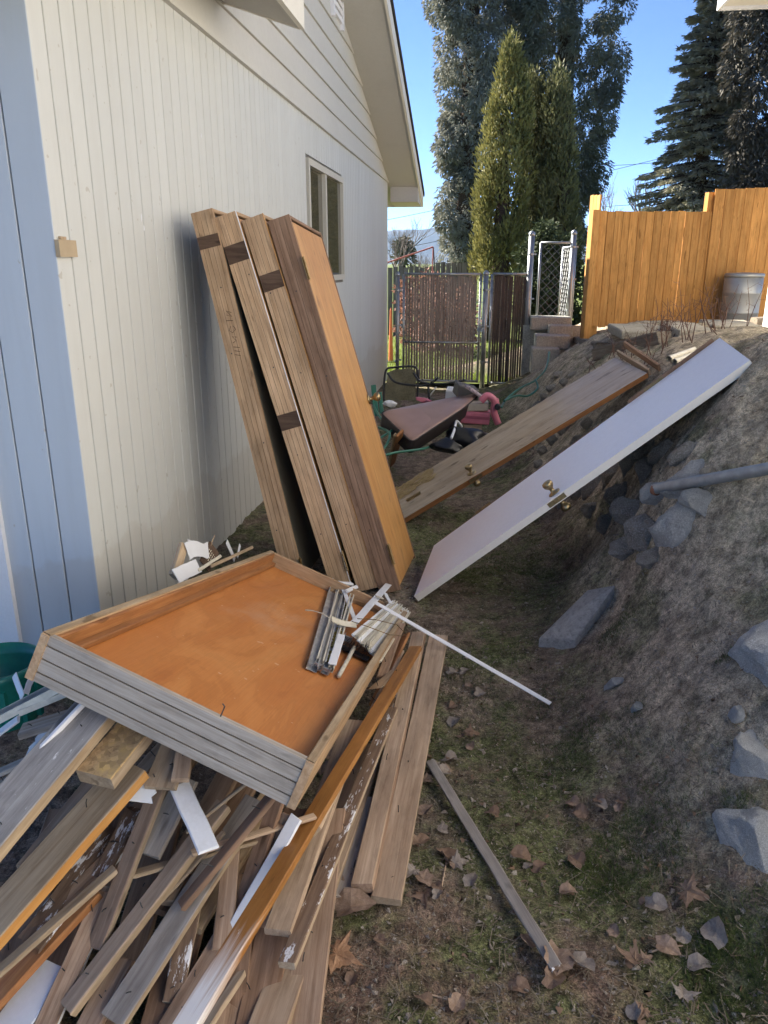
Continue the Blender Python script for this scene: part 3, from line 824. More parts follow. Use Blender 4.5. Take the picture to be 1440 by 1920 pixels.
rd = V((-.13, 1, 0)).normalized()
for i in range(3):
    c = V((p0.x - .02, p0.y + .10, 0)) + rd * (.17 * i)
    zt = Yp(1100, 366, c.y).z
    plank('board', V((c.x, c.y, .72)), V((c.x, c.y, zt)), .16, .02, MAT['fence'], (-1, -.13, 0), parent=ret, n=3)
a = fp(1115, 394); plank('post', V((a.x, a.y, .7)) + fn * .03, V((a.x, a.y, a.z)) + fn * .03, .10, .09, MAT['fence'], fn, parent=ret, n=3)

# bin by the fence
p = fp(1352, 603) + fn * .36; s = (p - CAM).dot(_f) / FPX * .90
b0 = V((p.x, p.y, H(p.x, p.y)))
tb = thing('metal_bin', b0, 'grey ribbed metal bin standing before the tall fence boards', 'bin')
rb = 37 * s; hb = Yp(1378, 515, p.y).z - b0.z
mb = MB(); mb.lathe([(rb * .93, 0), (rb * .96, .02), (rb * .98, hb * .3), (rb * 1.0, hb * .31), (rb * .985, hb * .33), (rb, hb * .66), (rb * 1.015, hb * .67), (rb, hb * .69), (rb * 1.01, hb)], 28, 0, M.Translation(b0)); mb.build('body', plain('zinc sheet', (.40, .41, .41), .45, .5, .5, .3, 6), tb, smooth=True)
mb = MB(); mb.lathe([(rb * 1.03, hb - .03), (rb * 1.05, hb - .01), (rb * 1.03, hb + .012), (rb * .9, hb + .02), (.01, hb + .03)], 28, 0, M.Translation(b0)); mb.build('lid', plain('zinc lid', (.42, .43, .42), .45, .5, .5, .3, 6), tb, smooth=True)
mb = MB(); mb.box((-rb * .7, -rb * 1.02, .0), (rb * .75, -rb * .6, .10), 0, M.Translation(b0)); mb.build('base_block', MAT['concrete'], tb)

# pavers / pale strip along the fence foot, timber edging
rnd.seed(9)
def paver(x0, x1, y0, y1, mat, lab, th=.05):
    c = G((x0 + x1) / 2, (y0 + y1) / 2); 
    a, b2 = Yp(x0, y1, c.y), Yp(x1, y1, c.y)
    mb = MB(); mb.box((a.x - c.x, -.45, -.03), (b2.x - c.x, .45, th)); o = mb.build('paving_slab', mat, None, M.Translation(c) @ M.Rotation(R(rnd.uniform(-8, 8)), 4, 'Z')); bv = o.modifiers.new('b', 'BEVEL'); bv.width = .012
    tag(o, lab, 'paving slab', 'pale slabs along the foot of the fence')
paver(1150, 1250, 621, 632, MAT['gravel'], 'pale paving slab under the low stretch of fence, nearest the yellow return')
paver(1252, 1320, 618, 630, MAT['gravel'], 'pale paving slab under the low stretch of fence, nearest the tall boards')
paver(1322, 1410, 607, 622, MAT['gravel'], 'pale slab in front of the metal bin with dry leaves on it')
for (x0, y0, x1, y1, w, h, lab, cat) in ((1075, 636, 1130, 655, .14, .12, 'short grey timber lying beside the block steps', 'timber'), (1128, 668, 1245, 640, .16, .15, 'long dark weathered timber edging the bank behind the grey door', 'timber'), (1245, 640, 1440, 622, .17, .16, 'thick timber edging the bank below the metal bin', 'timber')):
    a, b2 = G(x0, y0), G(x1, y1)
    if x1 == 1440: a, b2 = Yp(1245, 641, 8.4), Yp(1470, 621, 8.9)
    plank('edging_timber', a + V((0, 0, h * .08)), b2 + V((0, 0, h * .08)), w, h * .8, MAT['timber'], label=lab, cat=cat, n=6, jit=.008, rag=.03, ch=.012)
o = plank('edging_timber', Yp(1412, 610, 9.0), Yp(1500, 604, 9.1), .16, .16, MAT['timber'], label='raised timber at the right picture edge beside the bin', cat='timber', n=4, jit=.008, ch=.012)
# ------------------------------------------------------------------ trees
def foliage(name, bunches, per, ls, lw, droop, mat, parent, seed, up=0., shell=.55, k=4):
    """bunches: (centre, radii). leaf cards spread through each bunch, hanging (droop>0) or standing"""
    g = np.random.default_rng(seed)
    B = len(bunches); C_ = np.array([tuple(b[0]) for b in bunches]); Rr = np.array([tuple(b[1]) for b in bunches])
    idx = np.repeat(np.arange(B), per); n = len(idx)
    d = g.normal(size=(n, 3)); d /= np.linalg.norm(d, axis=1)[:, None]
    rad = shell + (1 - shell) * g.random(n) ** .6
    p = C_[idx] + d * rad[:, None] * Rr[idx]
    ax = d * np.array([1, 1, .5]) + np.array([0, 0, -droop + up]) + g.normal(size=(n, 3)) * .35
    ax /= np.linalg.norm(ax, axis=1)[:, None]
    sd = np.cross(ax, g.normal(size=(n, 3))); sd /= np.linalg.norm(sd, axis=1)[:, None] + 1e-9
    L = ls * (.6 + .8 * g.random(n))[:, None]; W = lw * (.6 + .8 * g.random(n))[:, None]
    v = np.stack([p, p + ax * L * .45 + sd * W, p + ax * L, p + ax * L * .45 - sd * W], 1).reshape(-1, 3)
    o = link(name, quads_mesh(name, v, n, mat), parent)
    return o
def trunk(t, x, y, z0, z1, r, mat):
    mb = MB(); mb.tube([(x, y, z0), (x + .05, y, z0 + (z1 - z0) * .4), (x, y, z1)], [r, r * .7, r * .15], 10); return mb.build('trunk', mat, t, smooth=True)
bark = wood('tree bark', (.05, .035, .025), (.14, .10, .075), .9, .1)
gz0 = -.25
def sil_tree(name, label, cat, sil, Y, mat, br, per, ls, lw, droop, seed, extra_top=0, up=0., flat=.8, dens=1., group=None, depth=.8, zr=1.1):
    """sil: rows (y_pixel, x_left, x_right) of the crown's outline, placed at distance Y as a round crown"""
    g = random.Random(seed)
    rows = [(Yp((a + b) / 2, y, Y).z, Yp(a, y, Y).x, Yp(b, y, Y).x) for y, a, b in sil]
    if extra_top:
        z, a, b = rows[0]; c = (a + b) / 2
        rows = [(z + extra_top, c - .3, c + .3), (z + extra_top * .6, c - (c - a) * .62, c + (b - c) * .62)] + rows
    rows.sort()
    cx = (rows[0][1] + rows[0][2]) / 2
    t = thing(name, (cx, Y, gz0), label, cat, group)
    trunk(t, cx, Y, gz0 - .2, rows[-1][0] - .5, .18 + .02 * (rows[-1][0]), bark)
    bun = []
    zlo, zhi = rows[0][0], rows[-1][0]
    area = 0
    for (za, a0, b0), (zb, a1, b1) in zip(rows, rows[1:]): area += (zb - za) * math.pi * ((b0 - a0) + (b1 - a1)) / 4
    nbn = int(dens * area / (br * br))
    for i in range(nbn):
        for _ in range(20):
            z = g.uniform(zlo, zhi)
            j = max(k for k in range(len(rows) - 1) if rows[k][0] <= z)
            s = (z - rows[j][0]) / (rows[j + 1][0] - rows[j][0])
            a = rows[j][1] * (1 - s) + rows[j + 1][1] * s; b = rows[j][2] * (1 - s) + rows[j + 1][2] * s
            hw = (b - a) / 2
            if g.random() < hw / 2.5 + .15: break
        q = g.uniform(0, math.tau); rr = max(.0, hw - br * .6) * (g.random() ** .22)
        c = (a + b) / 2
        k2 = g.uniform(.6, 1.25)
        bun.append((V((c + rr * math.cos(q), Y + rr * depth * math.sin(q), z)), V((br * k2, br * k2, br * k2 * zr))))
    foliage('crown', bun, per, ls, lw, droop, mat, t, seed, up)
    return t
mc = leafmat('blue green weeping conifer', (.15, .155, .125), (.31, .305, .25), .45, .2)
mc2 = leafmat('dark weeping conifer', (.085, .095, .07), (.20, .205, .16), .45, .15)
sil_tree('weeping_conifer', 'tall grey green weeping conifer, the left and paler of the big pair', 'tree', [(2, 792, 965), (60, 815, 960), (130, 812, 950), (250, 818, 950), (290, 808, 930), (330, 845, 930), (370, 812, 930), (440, 815, 920), (492, 815, 925)], 30, mc, .36, 300, .15, .022, .8, 21, 6, dens=.85)
sil_tree('weeping_conifer', 'tall darker weeping conifer, the right one of the big pair', 'tree', [(2, 930, 1195), (60, 925, 1172), (120, 940, 1182), (200, 960, 1172), (260, 960, 1150), (330, 980, 1145), (365, 980, 1128), (480, 980, 1090)], 31, mc2, .38, 300, .15, .022, .8, 22, 7, dens=.8)
my = leafmat('yellow green cypress', (.13, .13, .045), (.31, .285, .10), .8, .2)
my2 = leafmat('olive cypress', (.09, .10, .045), (.22, .21, .095), .8, .2)
sil_tree('cypress', 'yellow green cypress with the tallest narrow tip before the big conifers', 'tree', [(95, 955, 963), (140, 932, 985), (200, 915, 1000), (270, 898, 1005), (360, 890, 1000), (440, 884, 990), (505, 884, 985)], 21, my, .20, 80, .13, .022, -.9, 31, up=.3, zr=2.2)
sil_tree('cypress', 'olive cypress in the middle of the clump, its tip lower', 'tree', [(160, 996, 1004), (200, 978, 1022), (300, 970, 1030), (400, 965, 1040), (500, 965, 1040)], 21.6, my2, .20, 80, .13, .022, -.9, 32, up=.3, zr=2.2)
sil_tree('cypress', 'blunt topped olive cypress at the right of the clump', 'tree', [(156, 1038, 1058), (180, 1018, 1070), (280, 1010, 1080), (400, 1005, 1088), (500, 1005, 1088)], 21.3, my2, .20, 80, .13, .022, -.9, 33, up=.3, zr=2.2)
ms = leafmat('blue spruce needles', (.18, .18, .125), (.38, .36, .27), .5, .12)
def layered_tree(name, label, cat, sil, Y, mat, seed, extra_top, step=.28, per=230, ls=.15, lw=.018, nb=13):
    g = np.random.default_rng(seed)
    rows = sorted((Yp((a + b) / 2, y, Y).z, Yp(a, y, Y).x, Yp(b, y, Y).x) for y, a, b in sil)
    zt = rows[-1][0] + extra_top; c = (rows[-1][1] + rows[-1][2]) / 2
    rows.append((zt, c - .03, c + .03))
    t = thing(name, (c, Y, gz0), label, cat)
    trunk(t, c, Y, gz0 - .2, zt - .2, .28, bark)
    br = MB(); P_, A_ = [], []
    z = rows[0][0]; zs = [q[0] for q in rows]
    while z < zt - .1:
        hw = float(np.interp(z, zs, [(q[2] - q[1]) / 2 for q in rows]))
        a0 = g.uniform(0, 6.28)
        for k in range(nb):
            an = a0 + 6.283 * k / nb + g.uniform(-.25, .25); L = hw * g.uniform(.62, 1.12); zb = z + g.uniform(-.12, .12)
            d = np.array([np.cos(an), np.sin(an), 0.]); sd = np.array([-d[1], d[0], 0])
            f_ = lambda s: np.array([c, Y, zb])[None] + d[None] * (L * s)[:, None] + np.array([0, 0, 1.])[None] * (L * (.12 * s - .42 * s * s + .16 * s ** 4))[:, None]
            q = f_(np.array([0, .5, 1.])); br.tube([V(q[0]), V(q[1]), V(q[2])], [.035, .022, .008], 4, cap=False)
            n = int(per * (.4 + L / 2)); s = np.sqrt(g.random(n)) * .97 + .03
            off = g.normal(0, .23, n) * (1.15 - s) * L * .8
            P_.append(f_(s) + sd[None] * off[:, None] + np.array([0, 0, -1.])[None] * (np.abs(off) * .25 + g.random(n) * .10)[:, None])
            A_.append(d[None] * g.uniform(.4, 1.2, n)[:, None] + sd[None] * (np.sign(off) * g.uniform(.1, 1., n))[:, None] + g.normal(0, .25, (n, 3)) + np.array([0, 0, -.25])[None])
        z += step * (.8 + .4 * g.random())
    br.build('limbs', bark, t)['kind'] = 'stuff'
    p = np.concatenate(P_); ax = np.concatenate(A_); n = len(p); ax /= np.linalg.norm(ax, axis=1)[:, None]
    sd = np.cross(ax, g.normal(size=(n, 3))); sd /= np.linalg.norm(sd, axis=1)[:, None] + 1e-9
    L = ls * (.6 + .8 * g.random(n))[:, None]; W = lw * (.6 + .8 * g.random(n))[:, None]
    link('crown', quads_mesh('crown', np.stack([p, p + ax * L * .45 + sd * W, p + ax * L, p + ax * L * .45 - sd * W], 1).reshape(-1, 3), n, mat), t)
layered_tree('spruce', 'layered grey green spruce behind the tall fence boards', 'tree', [(0, 1300, 1395), (100, 1278, 1415), (200, 1258, 1432), (300, 1238, 1450), (385, 1222, 1462), (420, 1218, 1470)], 26, ms, 41, 3.2)
sil_tree('dark_conifer', 'dark dense conifer cut off by the right picture edge', 'tree', [(10, 1362, 1480), (120, 1358, 1500), (250, 1362, 1500), (390, 1368, 1490)], 24, leafmat('dark needles', (.06, .055, .045), (.13, .12, .10), .5, .1), .34, 150, .17, .028, .8, 42, 2.5)
sil_tree('small_conifer', 'small dark conifer far behind the gate', 'tree', [(440, 752, 758), (460, 742, 768), (490, 736, 776)], 45, mc2, .3, 40, .3, .06, .3, 43)
# dark hedge under the cypresses, behind the mesh
sil_tree('hedge', 'dark green hedge low behind the open mesh panel', 'hedge', [(432, 1000, 1075), (470, 968, 1092), (540, 962, 1096), (612, 962, 1096)], 17.5, leafmat('dark hedge', (.035, .05, .025), (.08, .10, .05), 1, .15), .22, 120, .10, .028, .2, 51)
# bare trees
def bare_tree(label, px, ytop, Y, seed, spread=.5, n=4, cat='tree', grp=None, lean=0):
    g = random.Random(seed)
    p = Yp(px, ytop, Y); h = p.z - gz0
    t = thing('bare_tree', (p.x, Y, gz0), label, cat, grp)
    tr, br = MB(), MB()
    def grow(q, d, L, r, lv, m):
        e = q + d * L
        m.tube([q, (q + e) / 2 + V((g.uniform(-1, 1), g.uniform(-1, 1), 0)) * L * .05, e], [r, r * .8, r * .55], 4 if lv > 1 else 7, cap=False)
        if lv >= n: return
        for _ in range(g.choice((2, 3, 3, 4))):
            dd = (d + V((g.uniform(-1, 1), g.uniform(-1, 1), g.uniform(-.2, .7))) * spread).normalized()
            grow(q + d * L * g.uniform(.55, 1), dd, L * g.uniform(.6, .85), r * .55, lv + 1, br)
    grow(V((p.x, Y, gz0)), V((lean, 0, 1)).normalized(), h * .36, h * .022, 0, tr)
    bt = plain('bare bark %d' % seed, (.20, .17, .155), .9, .1)
    tr.build('trunk', bt, t, smooth=True); br.build('limbs', bt, t)['kind'] = 'stuff'
bare_tree('leafless grey tree at the house corner beyond the gate', 745, 405, 38, 3, .55, 5)
bare_tree('small bare shrubby tree beside the red pole', 800, 455, 34, 4, .7, 5)
bare_tree('thin leafless tree above the low fence, between conifer and spruce', 1165, 352, 40, 5, .5, 5)
bare_tree('faint leafless twigs left of the spruce', 1222, 310, 42, 8, .35, 4)
# far yard: fence, red frame, bushes
yf = thing('picket_fence', (-1, 22, gz0), 'grey board fence at the far side of the lawn', 'fence')
me = plank_mesh(1, .13, .02, wood('grey fence board', (.16, .14, .13), (.34, .31, .29), .85, .1), 5, n=1)
a, c = Yp(722, 495, 22).x, Yp(900, 495, 22).x
i = 0
while a + i * .145 < c:
    x = a + i * .145; zt = Yp(800, 492 if x > Yp(812, 490, 22).x else 500, 22).z
    link('picket', me, yf, frame(V((x, 22, (zt + gz0) / 2)), (0, 0, 1), (0, -1, 0)) @ M.Diagonal((zt - gz0 + rnd.uniform(-.05, .05), 1, 1, 1))); i += 1
t = thing('red_pole_frame', (Yp(812, 500, 19).x, 19, gz0), 'faded red pole frame leaning beyond the gate', 'pole')
p = Yp(812, 463, 19); q = Yp(716, 496, 19)
mb = MB(); mb.tube([q, p], .018, 8); mb.build('slanted_pole', MAT['red'], t)
mb = MB(); mb.tube([p, (p.x - .02, 19, gz0)], .014, 8); mb.build('upright_pole', MAT['red'], t)
mb = MB(); mb.tube([p + V((0, .1, .0)), (p.x + .18, 19.1, gz0)], .014, 8); mb.build('upright_pole', MAT['iron'], t)
p = Yp(733, 570, 16)
t = thing('orange_cone', (p.x, 16, gz0), 'orange upright marker seen between house corner and gate post', 'marker')
mb = MB(); mb.lathe([(.05, 0), (.025, .9), (.02, 1.05), (.005, 1.1)], 10, 0, M.Translation((p.x, 16, gz0))); mb.build('cone', plain('orange plastic', (.75, .20, .07), .5), t)
mb = MB(); mb.box((p.x - .13, 15.87, gz0), (p.x + .13, 16.13, gz0 + .03)); mb.build('base', MAT['iron'], t)
for (x, y0, y1, w, Y, mt, lab) in ((835, 560, 640, 130, 17.5, leafmat('dry brown shrub', (.16, .08, .055), (.36, .22, .17), 3, .3), 'dry brown shrub behind the gate slats'), (795, 530, 610, 90, 19, leafmat('russet shrub', (.2, .09, .06), (.34, .19, .14), 3, .3), 'russet bush behind the gate, left of the dry shrub')):
    c = Yp(x, (y0 + y1) / 2, Y); s = (c - CAM).length / FPX
    t = thing('shrub', (c.x, Y, gz0), lab, 'shrub')
    g = random.Random(x); bun = []
    for i in range(50):
        bun.append((V((c.x + g.uniform(-.5, .5) * w * s * .9, Y + g.uniform(-.5, .5), gz0 + .1 + g.random() * (c.z - gz0) * 1.6)), V((.18, .18, .18))))
    foliage('leaves', bun, 40, .10, .03, 0, mt, t, x)
    mb = MB()
    for i in range(12): mb.tube([(c.x + g.uniform(-.1, .1), Y, gz0), (c.x + g.uniform(-.5, .5) * w * s, Y + g.uniform(-.3, .3), gz0 + 1)], .01, 4)
    mb.build('stems', bark, t)
# power lines
for k2, (x0, y0, x1, y1, Y) in enumerate(((725, 395, 960, 345, 45), (725, 452, 860, 425, 42), (1120, 295, 1260, 286, 50), (1120, 372, 1270, 360, 50))):
    a, b2 = Yp(x0, y0, Y), Yp(x1, y1, Y); d = b2 - a
    pts = [a - d * 2 + d * 5 * (i / 12) + V((0, 0, -.5 * (1 - (i / 6 - 1) ** 2))) for i in range(13)]
    mb = MB(); mb.tube(pts, .012, 4)
    tag(mb.build('power_line', MAT['iron']), ('upper thin wire crossing the sky left of the big conifers', 'lower thin wire crossing the hillside left of the big conifers', 'upper thin wire crossing the blue gap left of the spruce', 'lower thin wire just above the low fence')[k2], 'wire', 'overhead wires')
# grass on the lawn, near edge
g = np.random.default_rng(8)
n = 9000
px_ = g.uniform(-4, .9, n); py_ = 13.3 + g.random(n) ** 2 * 8
hh = .05 + .09 * g.random(n); an = g.uniform(0, 6.28, n)
b0 = np.stack([px_, py_, np.full(n, gz0)], 1); s_ = np.stack([np.cos(an), np.sin(an), np.zeros(n)], 1) * .008
tip = b0 + np.stack([g.normal(0, .03, n), g.normal(0, .03, n), hh], 1)
o = link('lawn_grass', quads_mesh('lawn_grass', np.stack([b0 - s_, b0 + s_, tip], 1).reshape(-1, 3), n, leafmat('bright lawn grass', (.10, .15, .02), (.24, .30, .05), 1.5, .35), 3))
tag(o, 'bright sunlit lawn grass beyond the gate', 'grass', kind='stuff')
# ------------------------------------------------------------------ haze
mb = MB(); mb.box((-2700, -60, -3.0), (2700, 5200, 300))
hz = mb.build('haze', [], None); hz['kind'] = 'stuff'; hz.data.materials.clear()
hm_ = bpy.data.materials.new('haze air'); hm_.use_nodes = True
t_ = hm_.node_tree; t_.nodes.remove(t_.nodes['Principled BSDF'])
pv = t_.nodes.new('ShaderNodeVolumePrincipled'); pv.inputs['Color'].default_value = (.45, .66, 1.0, 1); pv.inputs['Density'].default_value = .00007; pv.inputs['Anisotropy'].default_value = .2
t_.links.new(pv.outputs[0], t_.nodes['Material Output'].inputs['Volume'])
hz.data.materials.append(hm_)
#--NEXT--
# ------------------------------------------------------------------ door units leaning on the wall
def kerf_profile(w, t, nk, kw=.002, kd=.003):
    """cross section (y,z): z=0 is the kerfed face, going to z=-t"""
    pts = [(-w/2, -t), (w/2, -t), (w/2, 0)]
    for i in range(nk):
        y = w/2 - w * (i + .7) / (nk + .4)
        pts += [(y + kw/2, 0), (y + kw/2, -kd), (y - kw/2, -kd), (y - kw/2, 0)]
    return pts + [(-w/2, 0)]
def extrude(name, prof, L, mats, parent, m, dark=None):
    mb = MB(); k = len(prof)
    for x in (-L/2, L/2):
        for y, z in prof: mb.v.append((x, y, z))
    zmin = min(z for y, z in prof)
    for i in range(k):
        j = (i + 1) % k
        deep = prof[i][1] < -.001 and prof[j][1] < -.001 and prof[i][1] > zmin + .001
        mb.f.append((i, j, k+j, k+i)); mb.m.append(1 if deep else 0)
    mb.f.append(tuple(range(k))[::-1]); mb.m.append(0); mb.f.append(tuple(range(k, 2*k))); mb.m.append(0)
    return mb.build(name, mats, parent, m)
def knob(parent, pos, out, s=1.0):
    m = frame(pos, V(out).orthogonal(), out)
    mb = MB(); mb.lathe([(.032*s, 0), (.032*s, .004*s), (.026*s, .008*s), (.012*s, .012*s), (.011*s, .028*s), (.017*s, .034*s), (.026*s, .046*s), (.0275*s, .058*s), (.024*s, .068*s), (.014*s, .072*s), (.002, .0725*s)], 18, 0, m)
    return mb.build('door_knob', MAT['brass'], parent, smooth=True)
def hinge(parent, pos, along, out, face):
    m = frame(pos, along, out) @ M.Diagonal((1.25, 1.35, 1.2, 1))
    mb = MB(); mb.box((-.045, -.016, 0), (.045, .016, .002), 0, m); mb.tube([m @ V((-.046, 0, .006)), m @ V((.046, 0, .006))], .0055, 8)
    for q in (-.03, 0, .03): mb.lathe([(.004, .002), (.004, .003)], 6, 0, m @ M.Translation((q, .010, 0)))
    return mb.build('hinge', MAT['hinge'], parent)
def door_unit(A, B, dvec, depth, label, jm, kn=5, knobpos=None, hinges=(), shims=(), slabmat='orange', T=.115, marks=None, edge=None):
    u = (B - A).normalized(); L = (B - A).length
    d = dvec - u * dvec.dot(u); d.normalize(); n = d.cross(u)
    root = thing('door_unit', tuple(A), label, 'door', 'door units leaning on the wall')
    C0 = A + u * (L/2) - n * (T/2)
    # near jamb: kerfed back faces the camera (-d)
    m = frame(C0, u, -d)
    extrude('jamb', kerf_profile(T, .019, kn), L, [jm, MAT['kerf']], root, m)
    extrude('jamb', kerf_profile(T, .019, kn), L, [jm, MAT['kerf']], root, frame(C0 + d * depth, u, d))
    for e in (L/2 - .0095, ):
        plank('head_jamb', C0 + u * e + d * .0195, C0 + u * e + d * (depth - .0195), T, .019, jm, u, parent=root, n=2)
    st = .036
    sc = C0 + n * (T/2 - st/2 - .001) + d * (depth/2) - u * .008
    mb = MB(); mb.box((-(L-.05)/2, -(depth-.046)/2, -st/2), ((L-.05)/2, (depth-.046)/2, st/2))
    sl = mb.build('door_slab', MAT[slabmat], root, frame(sc, u, n))
    bv = sl.modifiers.new('b', 'BEVEL'); bv.width = .002
    plank('door_stop', C0 + n * (T/2 - st - .012) + d * .025 - u * (L/2 - .02), C0 + n * (T/2 - st - .012) + d * .025 + u * (L/2 - .03), .012, .03, jm, n, parent=root, n=2)
    for s in hinges:
        hinge(root, A + u * (L * s) + d * .006 + n * .0005, u, n, 0)
    for (s, hgt_) in shims:
        mb = MB(); mb.box((-hgt_/2, -T/2 + .001, .0002), (hgt_/2, T/2 - .001, .0022), 0, m @ M.Translation((L * (s - .5), 0, 0)))
        o = mb.build('hinge_block', MAT['shim'], root)
    if edge:
        plank('edge_strip', A + n * .0016 - d * .002, A + u * L + n * .0016 - d * .002, .010, .003, MAT[edge], n, parent=root, n=4, jit=.001)
    if knobpos:
        s, q = knobpos
        knob(sl, A + u * (L * s) + d * (depth * q) + n * .0005, n)
    if marks:
        mb = MB()
        for k, st_ in enumerate(marks):
            mb.tube([m @ V((L * (x - .5), y * T, .0016)) for x, y in st_], .0013, 4)
        mb.build('pencil_mark', MAT['pencil'], root)
    # nails
    for s in (.18, .4, .62, .83):
        mb = MB(); mb.lathe([(.0022, 0), (.0022, .004), (.004, .005), (.001, .006)], 6, 0, m @ M.Translation((L * (s - .5) + rnd.uniform(-.05, .05), rnd.uniform(-.03, .03), -.0)))
        mb.build('nail', MAT['iron'], root)
    return root, u, d, n
def span(top, bot, Yt, Yb):
    a, b = Yp(*bot, Yb), Yp(*top, Yt)
    return b + (a - b) * ((b.z - .02) / (b.z - a.z)), b
rnd.seed(12)
dd = V((.016, .657, -.03))
A4, B4 = V((-.399, 3.811, .02)), V((-.996, 4.022, 1.936))
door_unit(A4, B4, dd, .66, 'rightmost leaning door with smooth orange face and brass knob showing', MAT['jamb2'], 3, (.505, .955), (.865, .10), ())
A, B = span((492, 400), (708, 1100), 4.01, 3.83)
door_unit(A, B, dd, .66, 'third leaning door unit from the wall, dark block below its top end', MAT['jamb'], 4, None, (), ((.84, .085),), edge='orange')
A, B = span((441, 395), (656, 1090), 3.99, 3.84)
door_unit(A, B, dd, .66, 'second leaning door unit from the wall, patched at top and middle', MAT['jamb'], 4, None, (.07,), ((.905, .09), (.47, .085)), edge='white')
A, B = span((397, 390), (566, 1072), 3.97, 3.86)
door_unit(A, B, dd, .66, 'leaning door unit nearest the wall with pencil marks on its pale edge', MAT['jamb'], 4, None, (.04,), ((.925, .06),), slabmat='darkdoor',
          marks=[[(.745, -.22), (.752, .0), (.735, -.20), (.742, .05)], [(.725, -.2), (.728, .12)], [(.712, -.15), (.702, -.22), (.695, -.05), (.702, .08), (.712, -.02)],
                 [(.682, -.2), (.686, .02), (.674, -.12), (.670, .06)], [(.655, -.2), (.66, .08)], [(.645, -.18), (.65, .08)], [(.635, -.15), (.64, .1)]])

# ------------------------------------------------------------------ white door and grey brown door on the bank
def loose_door(name, A, B, D, label, mat, emat, kn, knside='A', hinges=(), group=None, T=.036):
    A, B, D = V(A), V(B), V(D)
    u = (B - A).normalized(); L = (B - A).length; w = D - A; w -= u * w.dot(u); W = w.length; w.normalize(); n = u.cross(w)
    root = thing(name, tuple(A), label, 'door')
    c = A + u * (L/2) + w * (W/2) - n * (T/2)
    mb = MB(); b_ = .004
    x, y, z = L/2, W/2, T/2
    mb.add([(-x, -y, z), (x, -y, z), (x, y, z), (-x, y, z)], [(0, 1, 2, 3)], 0)
    mb.add([(-x, -y-.0001, z), (-x, -y, -z), (x, -y, -z), (x, -y-.0001, z)], [(0, 1, 2, 3)], 1)
    mb.add([(-x, y, z), (-x, y, -z), (x, y, -z), (x, y, z)], [(0, 3, 2, 1)], 1)
    mb.add([(-x, -y, z), (-x, -y, -z), (-x, y, -z), (-x, y, z)], [(0, 3, 2, 1)], 1)
    mb.add([(x, -y, z), (x, -y, -z), (x, y, -z), (x, y, z)], [(0, 1, 2, 3)], 1)
    mb.add([(-x, -y, -z), (x, -y, -z), (x, y, -z), (-x, y, -z)], [(0, 3, 2, 1)], 0)
    sl = mb.build('door_slab', [mat, emat], root, frame(c, u, n))
    s, off = kn
    p = A + u * (L * s) + w * off
    knob(root, p + n * .0005, n, 1.0); knob(root, p - n * (T + .0005), -n, 1.0)
    e = A + u * (L * s) - n * (T/2)
    mb = MB(); m = frame(e - w * .0004, u, -w); mb.box((-.05, -.0125, 0), (.05, .0125, .002), 0, m); mb.box((-.012, -.008, .0021), (.012, .008, .010), 0, m)
    mb.build('latch_plate', MAT['brass'], root)
    for h in hinges:
        hinge(root, A + u * (L * h) + w * (W + .0005) - n * .006, u, w, 0)
    return root, u, w, n, L, W
dw = paint('white door edge', (.80, .74, .66), .5, .3, (.5, .42, .35), .4, .05, 3)
wr, wu, ww_, wn, wL, wW = loose_door('white_door', (-.318, 3.737, .02), (1.145, 3.55, 1.302), (-.258, 4.433, .054), 'long white painted door propped from the ground up onto the dirt bank', MAT['doorwhite'], dw, (.468, .065), hinges=(.20, .80))
# dark edge strip along the far edge of the white door
A = V((-.318, 3.737, .02)); c0 = A + ww_ * (wW + .006)
plank('edge_strip', c0 + wu * (wL * .02) - wn * .010, c0 + wu * (wL * .62) - wn * .010, .024, .008, MAT['jamb2'], ww_, parent=wr, n=3)
plank('edge_strip', c0 + wu * (wL * .72) + wn * .004, c0 + wu * (wL * .985) + wn * .004, .03, .010, MAT['jamb2'], ww_, parent=wr, n=3)
mgd = wood('grey brown worn door face', (.46, .34, .22), (.64, .52, .38), .22, .5, .45, vary=.2, bmp=.05)
A, B, D = V((-.52, 4.99, .02)), V((1.11, 5.47, .99)), V((-.67, 5.40, .08))
br_, bu, bw, bn, bL, bW = loose_door('brown_door', A, B, D, 'worn grey brown door with orange edge, propped behind the white door', mgd, MAT['stain'], (.30, .06), hinges=())
# splintered veneer patch near its low end
mb = MB(); g = random.Random(4)
for i in range(110):
    q = A + bu * g.uniform(.02, .34) + bw * (bW * g.uniform(.62, .98)) + bn * .001
    l = g.uniform(.04, .12)
    a_ = g.uniform(-.3, .3)
    dr = (bu * math.cos(a_) + bw * math.sin(a_) + bn * g.uniform(.0, .25)).normalized()
    mb.box((-l/2, -.007, 0), (l/2, .007, .003), 0, frame(q, dr, bn))
mb.build('torn_veneer', wood('yellow torn veneer', (.42, .30, .14), (.68, .52, .28), .8, .1), br_)
o = plank('veneer_tear', A + bu * .02 + bw * (bW * .82) + bn * .0015, A + bu * .42 + bw * (bW * .86) + bn * .0015, .13, .002, MAT['tan'], bn, parent=br_, rag=.06, jit=.012, n=9)
hinge(br_, A + bu * .16 + bw * (bW * .45) + bn * .0005, bu, bn, 0)
# the jamb leg still hanging on its top end
e0 = B + bu * .02 + bw * .01; e1 = B + bw * bW + bu * .03
plank('jamb_leg', e0 - bn * .01, e1 + bn * .02, .05, .018, MAT['mid'], bu, parent=br_, n=3)
plank('loose_jamb', V(e0) + bu * .075 - bn * .02, V(e1) + bu * .07 + bn * .05, .055, .018, MAT['jamb2'], bu, label='thin dark jamb board standing at the upper end of the grey brown door', cat='board')

